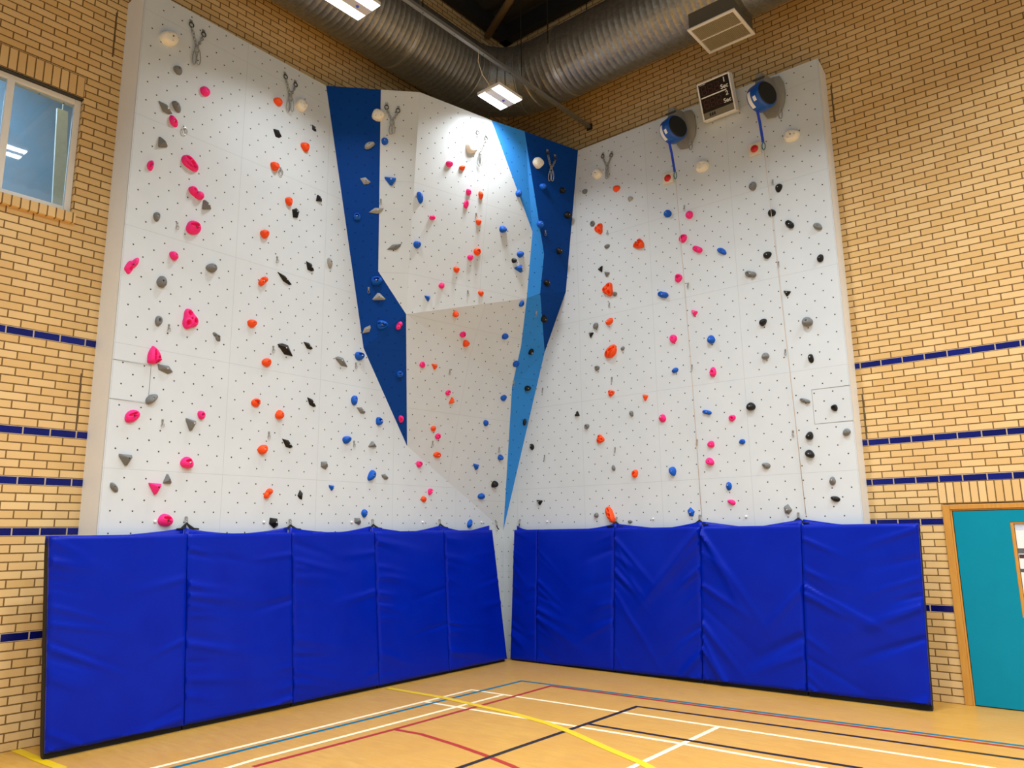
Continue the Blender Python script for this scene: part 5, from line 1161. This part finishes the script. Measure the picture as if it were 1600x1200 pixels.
gp('damper', B(GX0+0.04, GX1-0.04, GY0+0.04, GY1-0.04, GZ+0.10, GZ+0.11), plain('interior_shade', lin(34, 24, 14), 0.9))  # near-black sheet: shade between the slats put into its colour

# ------------------------------------------------------------------ lighting trunking and LED fittings
BX, BZ = 1.715, 8.02
bm = bmesh.new(); bw = 0.026
box(bm, BX-bw, BX+bw, -13.5, -0.005, BZ-0.021, BZ-0.017); box(bm, BX-bw, BX-bw+0.004, -13.5, -0.005, BZ-0.017, BZ+0.025); box(bm, BX+bw-0.004, BX+bw, -13.5, -0.005, BZ-0.017, BZ+0.025)
trunk = empty('lighting_rail', 'slim steel channel rail carrying the light fittings out from the brick', 'rail', (BX, -6, BZ))
ti = Matrix.Translation(trunk.location).inverted()
def tp(nm, bm, m):
    o = link(nm, bm, m); o.parent = trunk; o.matrix_parent_inverse = ti; return o
tp('channel', bm, plain('rail_zinc', lin(150, 152, 150), 0.45, 0.6, scale=20))
bm = bmesh.new()
for k in range(24):
    y = -0.3 - 0.55*k; cyl(bm, (BX, y, BZ-0.0235), (BX, y, BZ-0.0205), 0.009, 0.009, 10)
tp('slot_hole', bm, M['dark_steel'])
for y in (-1.7, -4.2, -6.7, -9.2):
    bm = bmesh.new(); cyl(bm, (BX, y, BZ+0.02), (BX, y, 10.5), 0.006); tp('hanger_rod', bm, M['dark_steel'])
bm = bmesh.new(); box(bm, BX-0.05, BX+0.05, -0.02, -0.001, BZ-0.05, BZ+0.05, 0.003); tp('end_bracket', bm, M['dark_steel'])

LED = emit('led_strip', (0.97, 1.0, 0.98, 1), 6.0)
ld = bpy.data.lights.new('lamp', 'AREA'); ld.shape = 'RECTANGLE'; ld.size = 0.120; ld.size_y = 0.452
ld.energy = LED_DIM_WATTS; ld.color = (0.985, 0.995, 1.0); ld.spread = math.radians(LED_SPREAD)
FW, FL, FZ = 0.39, 0.48, 7.50
def led_fixture():
    e = empty('led_light', '', 'ceiling light', (0, 0, 0), 'LED light fittings hung from the roof')
    bm = bmesh.new(); box(bm, -FW/2, FW/2, -FL/2, FL/2, 0.012, 0.055, 0.004); link('housing', bm, M['white_paint'], e)
    for s in (-1, 1):
        link('led_strip', B(s*0.125-0.062, s*0.125+0.062, -FL/2+0.012, FL/2-0.012, 0.004, 0.0118), LED, e)
        la = bpy.data.objects.new('lamp', ld); COLL.objects.link(la); la.parent = e; la.location = (s*0.125, 0, 0.002)
    link('centre_plate', B(-0.058, 0.058, -FL/2+0.008, FL/2-0.008, 0.002, 0.0118), plain('centre_plate_grey', lin(205, 205, 210), 0.4), e)
    bm = bmesh.new(); bmesh.ops.create_uvsphere(bm, u_segments=14, v_segments=8, radius=0.02, matrix=Matrix.Translation((0.0, 0.07, 0.002))); link('sensor', bm, plain('sensor_blue', lin(70, 80, 200), 0.3), e, smooth=True)
    for sy in (-0.2, 0.2):
        bm = bmesh.new(); cyl(bm, (0, sy, 0.05), (0, sy, BZ-FZ-0.026), 0.002, 0.002, 6); link('suspension_wire', bm, M['steel'], e)
    bm = bmesh.new(); tube(bm, [(0.0, -0.42, BZ-FZ-0.028), (-0.03, -0.40, 0.36), (-0.02, -0.33, 0.2), (0.0, -0.22, 0.1), (0, -0.15, 0.055)], 0.005, 6); link('power_cable', bm, M['ivory'], e, smooth=True)
    return e
ld_full = ld.copy(); ld_full.energy = LED_WATTS
def copy_tree(o, parent=None):
    c = o.copy(); COLL.objects.link(c); c.parent = parent
    for ch in o.children: copy_tree(ch, c)
    return c
proto = led_fixture()
spots = [(BX+0.015, -2.19, FZ, 'square LED light hanging nearest the brick corner in front of the duct bend'), (BX+0.015, -4.67, FZ, 'square LED light hanging second from the brick corner, cut by the top edge')]
for k, y in enumerate((-9.63, -12.11)): spots.append((BX+0.015, y, FZ, 'square LED light hanging ' + ('third', 'fourth')[k] + ' from the brick corner on the steel rail'))
for r, (x, fz, y0) in enumerate(((5.05, 7.7, -3.40), (8.3, 7.9, -2.19), (11.5, 8.0, -2.19))):
    for k in range(5 if r else 4):
        y = y0 - 2.48*k
        spots.append((x, y, fz, 'square LED light, ' + ('first', 'second', 'third', 'fourth', 'fifth')[k] + ' from the door wall in the ' + ('second', 'third', 'fourth')[r] + ' row'))
for i, (x, y, fz, lb) in enumerate(spots):
    o = proto if i == 0 else copy_tree(proto)
    o.location = (x, y, fz); o['label'] = lb
    if x > 3:
        for ch in o.children:
            if ch.type == 'LIGHT': ch.data = ld_full

# ------------------------------------------------------------------ belay reels, buzzers, timer
def reel(c, lab, wall_y, top):
    cx, cy, cz = c
    e = empty('belay_reel', lab, 'auto belay', c, 'belay reels on the door-side wall'); R, hw = 0.172, 0.098
    drum = None
    def rp(nm, bm, m, **k): return link(nm, bm, m, drum if drum and nm in ('side_cover', 'white_label', 'small_label') else e, **k)
    # drum, axis along x
    bm = bmesh.new(); pr = [(-hw+0.02, 0.0), (-hw, R*0.80), (-hw+0.012, R*0.95), (-hw+0.03, R), (hw-0.03, R), (hw-0.01, R*0.95), (hw, R*0.86), (hw, 0.0)]
    prev = None; seg = 40
    for x, r in pr:
        ring = [bm.verts.new((x, max(r, 1e-4)*math.cos(t), max(r, 1e-4)*math.sin(t))) for t in (2*math.pi*k/seg for k in range(seg))]
        if prev:
            for k in range(seg): bm.faces.new((prev[k], prev[(k+1) % seg], ring[(k+1) % seg], ring[k]))
        prev = ring
    drum = sharp(rp('drum', bm, M['bin_blue']), 40)
    bm = bmesh.new(); cyl(bm, (hw-0.004, 0, 0), (hw+0.012, 0, 0), R*0.88, R*0.80, 40); sharp(rp('side_cover', bm, M['black']), 40)
    def wrap(nm, x0, x1, a0, a1, m):
        bm = bmesh.new(); L = []
        for k in range(17):
            t = a0 + (a1-a0)*k/16; L.append([bm.verts.new((x, rr*math.cos(t), rr*math.sin(t))) for x, rr in ((x0, R+0.001), (x0, R+0.003), (x1, R+0.003), (x1, R+0.001))])
        for a, b in zip(L, L[1:]):
            for q in range(4): bm.faces.new((a[q], a[(q+1) % 4], b[(q+1) % 4], b[q]))
        rp(nm, bm, m)
    wrap('white_label', -hw+0.034, -hw+0.082, math.pi*0.93, math.pi*1.33, M['white_paint'])
    wrap('small_label', 0.012, 0.056, math.pi*1.09, math.pi*1.20, M['white_paint'])
    # bracket on the wall and hanging ears
    by = wall_y - cy
    def hull(nm, pts, m):
        bm = bmesh.new()
        for p in pts: bm.verts.new(p)
        r = bmesh.ops.convex_hull(bm, input=bm.verts)
        bmesh.ops.delete(bm, geom=[v for v in bm.verts if not v.link_faces], context='VERTS')
        return sharp(rp(nm, bm, m), 30)
    out = [(-0.10, 0.35), (0.15, 0.35), (0.19, 0.26), (0.20, 0.10), (0.18, -0.02), (0.13, -0.12), (0.05, -0.17), (-0.05, -0.15), (-0.10, -0.05)]
    hull('wall_bracket', [(x, by-0.012, z) for x, z in out] + [(x, by-0.045, z) for x, z in out] + [(0.10, by-0.10, 0.33), (0.14, by-0.10, 0.10), (-0.06, by-0.10, 0.33)], M['grey_plastic'])
    hull('hanging_ear', [(-0.05, by-0.09, 0.335), (0.06, by-0.09, 0.335), (-0.045, -0.02, 0.315), (0.03, -0.02, 0.315), (-0.06, -0.03, R-0.01), (0.07, -0.03, R-0.01), (0.10, by-0.09, R-0.03)], M['grey_plastic'])
    bm = bmesh.new(); cyl(bm, (-0.075, -0.05, 0.225), (0.075, -0.05, 0.225), 0.012); rp('hanging_pin', bm, M['dark_steel'])
    drum.rotation_euler = (0, 0, math.radians(-24))
    # strap and snap hook
    bm = bmesh.new(); sb = 0.0; sx = -0.06
    pts = [(sx, -0.02, -R+0.01), (sx-0.002, 0.04, -0.3), (sx-0.004, 0.10, -0.54)]
    prev = None
    for p in pts:
        r4 = [bm.verts.new((p[0]+dx, p[1]+dy, p[2])) for dx, dy in ((-0.017, -0.0015), (0.017, -0.0015), (0.017, 0.0015), (-0.017, 0.0015))]
        if prev:
            for q in range(4): bm.faces.new((prev[q], prev[(q+1) % 4], r4[(q+1) % 4], r4[q]))
        prev = r4
    rp('strap', bm, M['web_blue'])
    bm = bmesh.new(); tube(bm, ring_pts(0.020, 0.048, 18, (sx-0.004, 0.11, -0.59), ('x', 'z')), 0.006, 8, True); rp('snap_hook', bm, plain('teal_alloy', lin(60, 120, 130), 0.35, 0.7), smooth=True)
    bm = bmesh.new(); tube(bm, ring_pts(0.022, 0.055, 18, (0.15, by-0.12, -0.215), ('x', 'z')), 0.008, 8, True); tube(bm, ring_pts(0.016, 0.03, 14, (0.15, by-0.12, -0.14), ('y', 'z')), 0.006, 6, True)
    rp('backup_shackle', bm, M['steel'], smooth=True)
reel((3.494, -0.711, 7.013), 'blue drum belay reel with a strap, on the corner side of the timer', -0.411, 7.3)
reel((4.700, -0.704, 7.010), 'blue drum belay reel with a strap, between the timer and the wall end', -0.404, 7.4)

for pts, lb in (([(3.43, -0.60, 6.368), (3.40, -0.47, 5.2), (3.425, -0.446, 3.6), (3.434, -0.424, 1.935)], 'thin tan guide cord running down from the belay reel on the corner side'),
                ([(4.636, -0.595, 6.365), (4.625, -0.46, 5.2), (4.668, -0.436, 3.6), (4.709, -0.418, 1.935)], 'thin tan guide cord running down from the belay reel on the wall-end side')):
    bm = bmesh.new(); tube(bm, pts, 0.003, 6); tag(link('guide_cord', bm, M['beige_cord'], smooth=True), lb, 'cord', 'tan guide cords')

def buzzer(x, z, lab):
    y = -0.4105
    e = empty('buzzer', lab, 'button', (x, y, z), 'red buzzer buttons')
    bm = bmesh.new(); box(bm, -0.078, 0.078, -0.036, 0, -0.078, 0.078, 0.005); link('housing', bm, M['ivory'], e)
    bm = bmesh.new(); cyl(bm, (0, -0.034, 0.0), (0, -0.042, 0), 0.05, 0.048, 28); bmesh.ops.create_uvsphere(bm, u_segments=24, v_segments=12, radius=0.045, matrix=Matrix.Translation((0, -0.040, 0)) @ Matrix.Diagonal((1, 0.45, 1, 1)))
    link('button', bm, M['red'], e, smooth=True)
buzzer(3.236, 6.505, 'white box with a red push button by the reel on the corner side')
buzzer(4.462, 6.505, 'white box with a red push button by the reel at the wall end')

tm = empty('timer', 'square white framed climbing timer with dark red digits above the wall', 'timer', (4.078, -0.535, 7.065))
tm.rotation_euler = (math.radians(17), 0, math.radians(-1.0))
TW, TH, TD = 0.455, 0.495, 0.10
bm = bmesh.new()
box(bm, -TW/2, TW/2, 0.01, TD, 0, TH, 0.004)
for x0, x1, z0, z1 in ((-TW/2, -TW/2+0.018, 0, TH), (TW/2-0.018, TW/2, 0, TH), (-TW/2+0.018, TW/2-0.018, 0, 0.018), (-TW/2+0.018, TW/2-0.018, TH-0.018, TH)):
    box(bm, x0, x1, -0.012, 0.012, z0, z1, 0.002)
link('case', bm, M['white_paint'], tm)
face = link('face_plate', B(-TW/2+0.018, TW/2-0.018, -0.002, 0.0105, 0.105, TH-0.018), plain('timer_black', lin(16, 12, 12), 0.15), tm)
lower = link('lower_plate', B(-TW/2+0.018, TW/2-0.018, -0.001, 0.0105, 0.018, 0.104), plain('timer_grey', lin(120, 116, 96), 0.35), tm)
link('divider', B(-TW/2+0.03, TW/2-0.075, -0.004, 0.001, 0.292, 0.307), M['white_paint'], face)
def seven(x, z, s):
    bm = bmesh.new(); w2, h2, t = 0.030*s, 0.055*s, 0.011*s
    for zz in (z-h2, z, z+h2): box(bm, x-w2+t*0.6, x+w2-t*0.6, -0.0045, -0.001, zz-t/2, zz+t/2)
    for xx in (x-w2, x+w2):
        for zz in (z-h2/2, z+h2/2): box(bm, xx-t/2, xx+t/2, -0.0045, -0.001, zz-h2/2+t*0.6, zz+h2/2-t*0.6)
    link('digit', bm, DIG, face)
DIG = plain('unlit_red_digit', lin(64, 16, 16), 0.3)
for z in (0.385, 0.205):
    for x in (-0.145, -0.055, 0.035): seven(x, z, 1.0)
def lettering(txt, x, z, size):
    cu = bpy.data.curves.new('lettering', 'FONT'); cu.body = txt; cu.size = size; cu.extrude = 0.001; cu.align_x = 'CENTER'; cu.offset = 0.0015
    t = bpy.data.objects.new('lettering_src', cu); COLL.objects.link(t)
    bpy.context.view_layer.update()
    me = bpy.data.meshes.new_from_object(t.evaluated_get(bpy.context.evaluated_depsgraph_get()))
    bpy.data.objects.remove(t); bpy.data.curves.remove(cu)
    o = bpy.data.objects.new('lettering', me); COLL.objects.link(o); o.parent = face; o.location = (x, -0.0038, z); o.rotation_euler = (math.pi/2, 0, 0)
    me.materials.clear(); me.materials.append(M['white_paint'])
lettering('1', 0.142, 0.402, 0.085); lettering('Sec', 0.132, 0.325, 0.075)
lettering('2', 0.150, 0.228, 0.075); lettering('Sec', 0.140, 0.142, 0.075)
bm = bmesh.new()
for k in range(6): box(bm, -0.19+k*0.014, -0.18+k*0.014, -0.0035, -0.001, 0.462, 0.468)
link('maker_mark', bm, M['white_paint'], face)
bm = bmesh.new()
for k in range(3): box(bm, -0.13+k*0.03, -0.108+k*0.03, -0.0035, -0.0005, 0.045, 0.085)
link('key_pad', bm, plain('keypad_black', lin(24, 26, 20), 0.5), lower)
link('wall_arm', B(-0.05, 0.05, TD, TD+0.016, 0.02, 0.08), M['dark_steel'], tm)
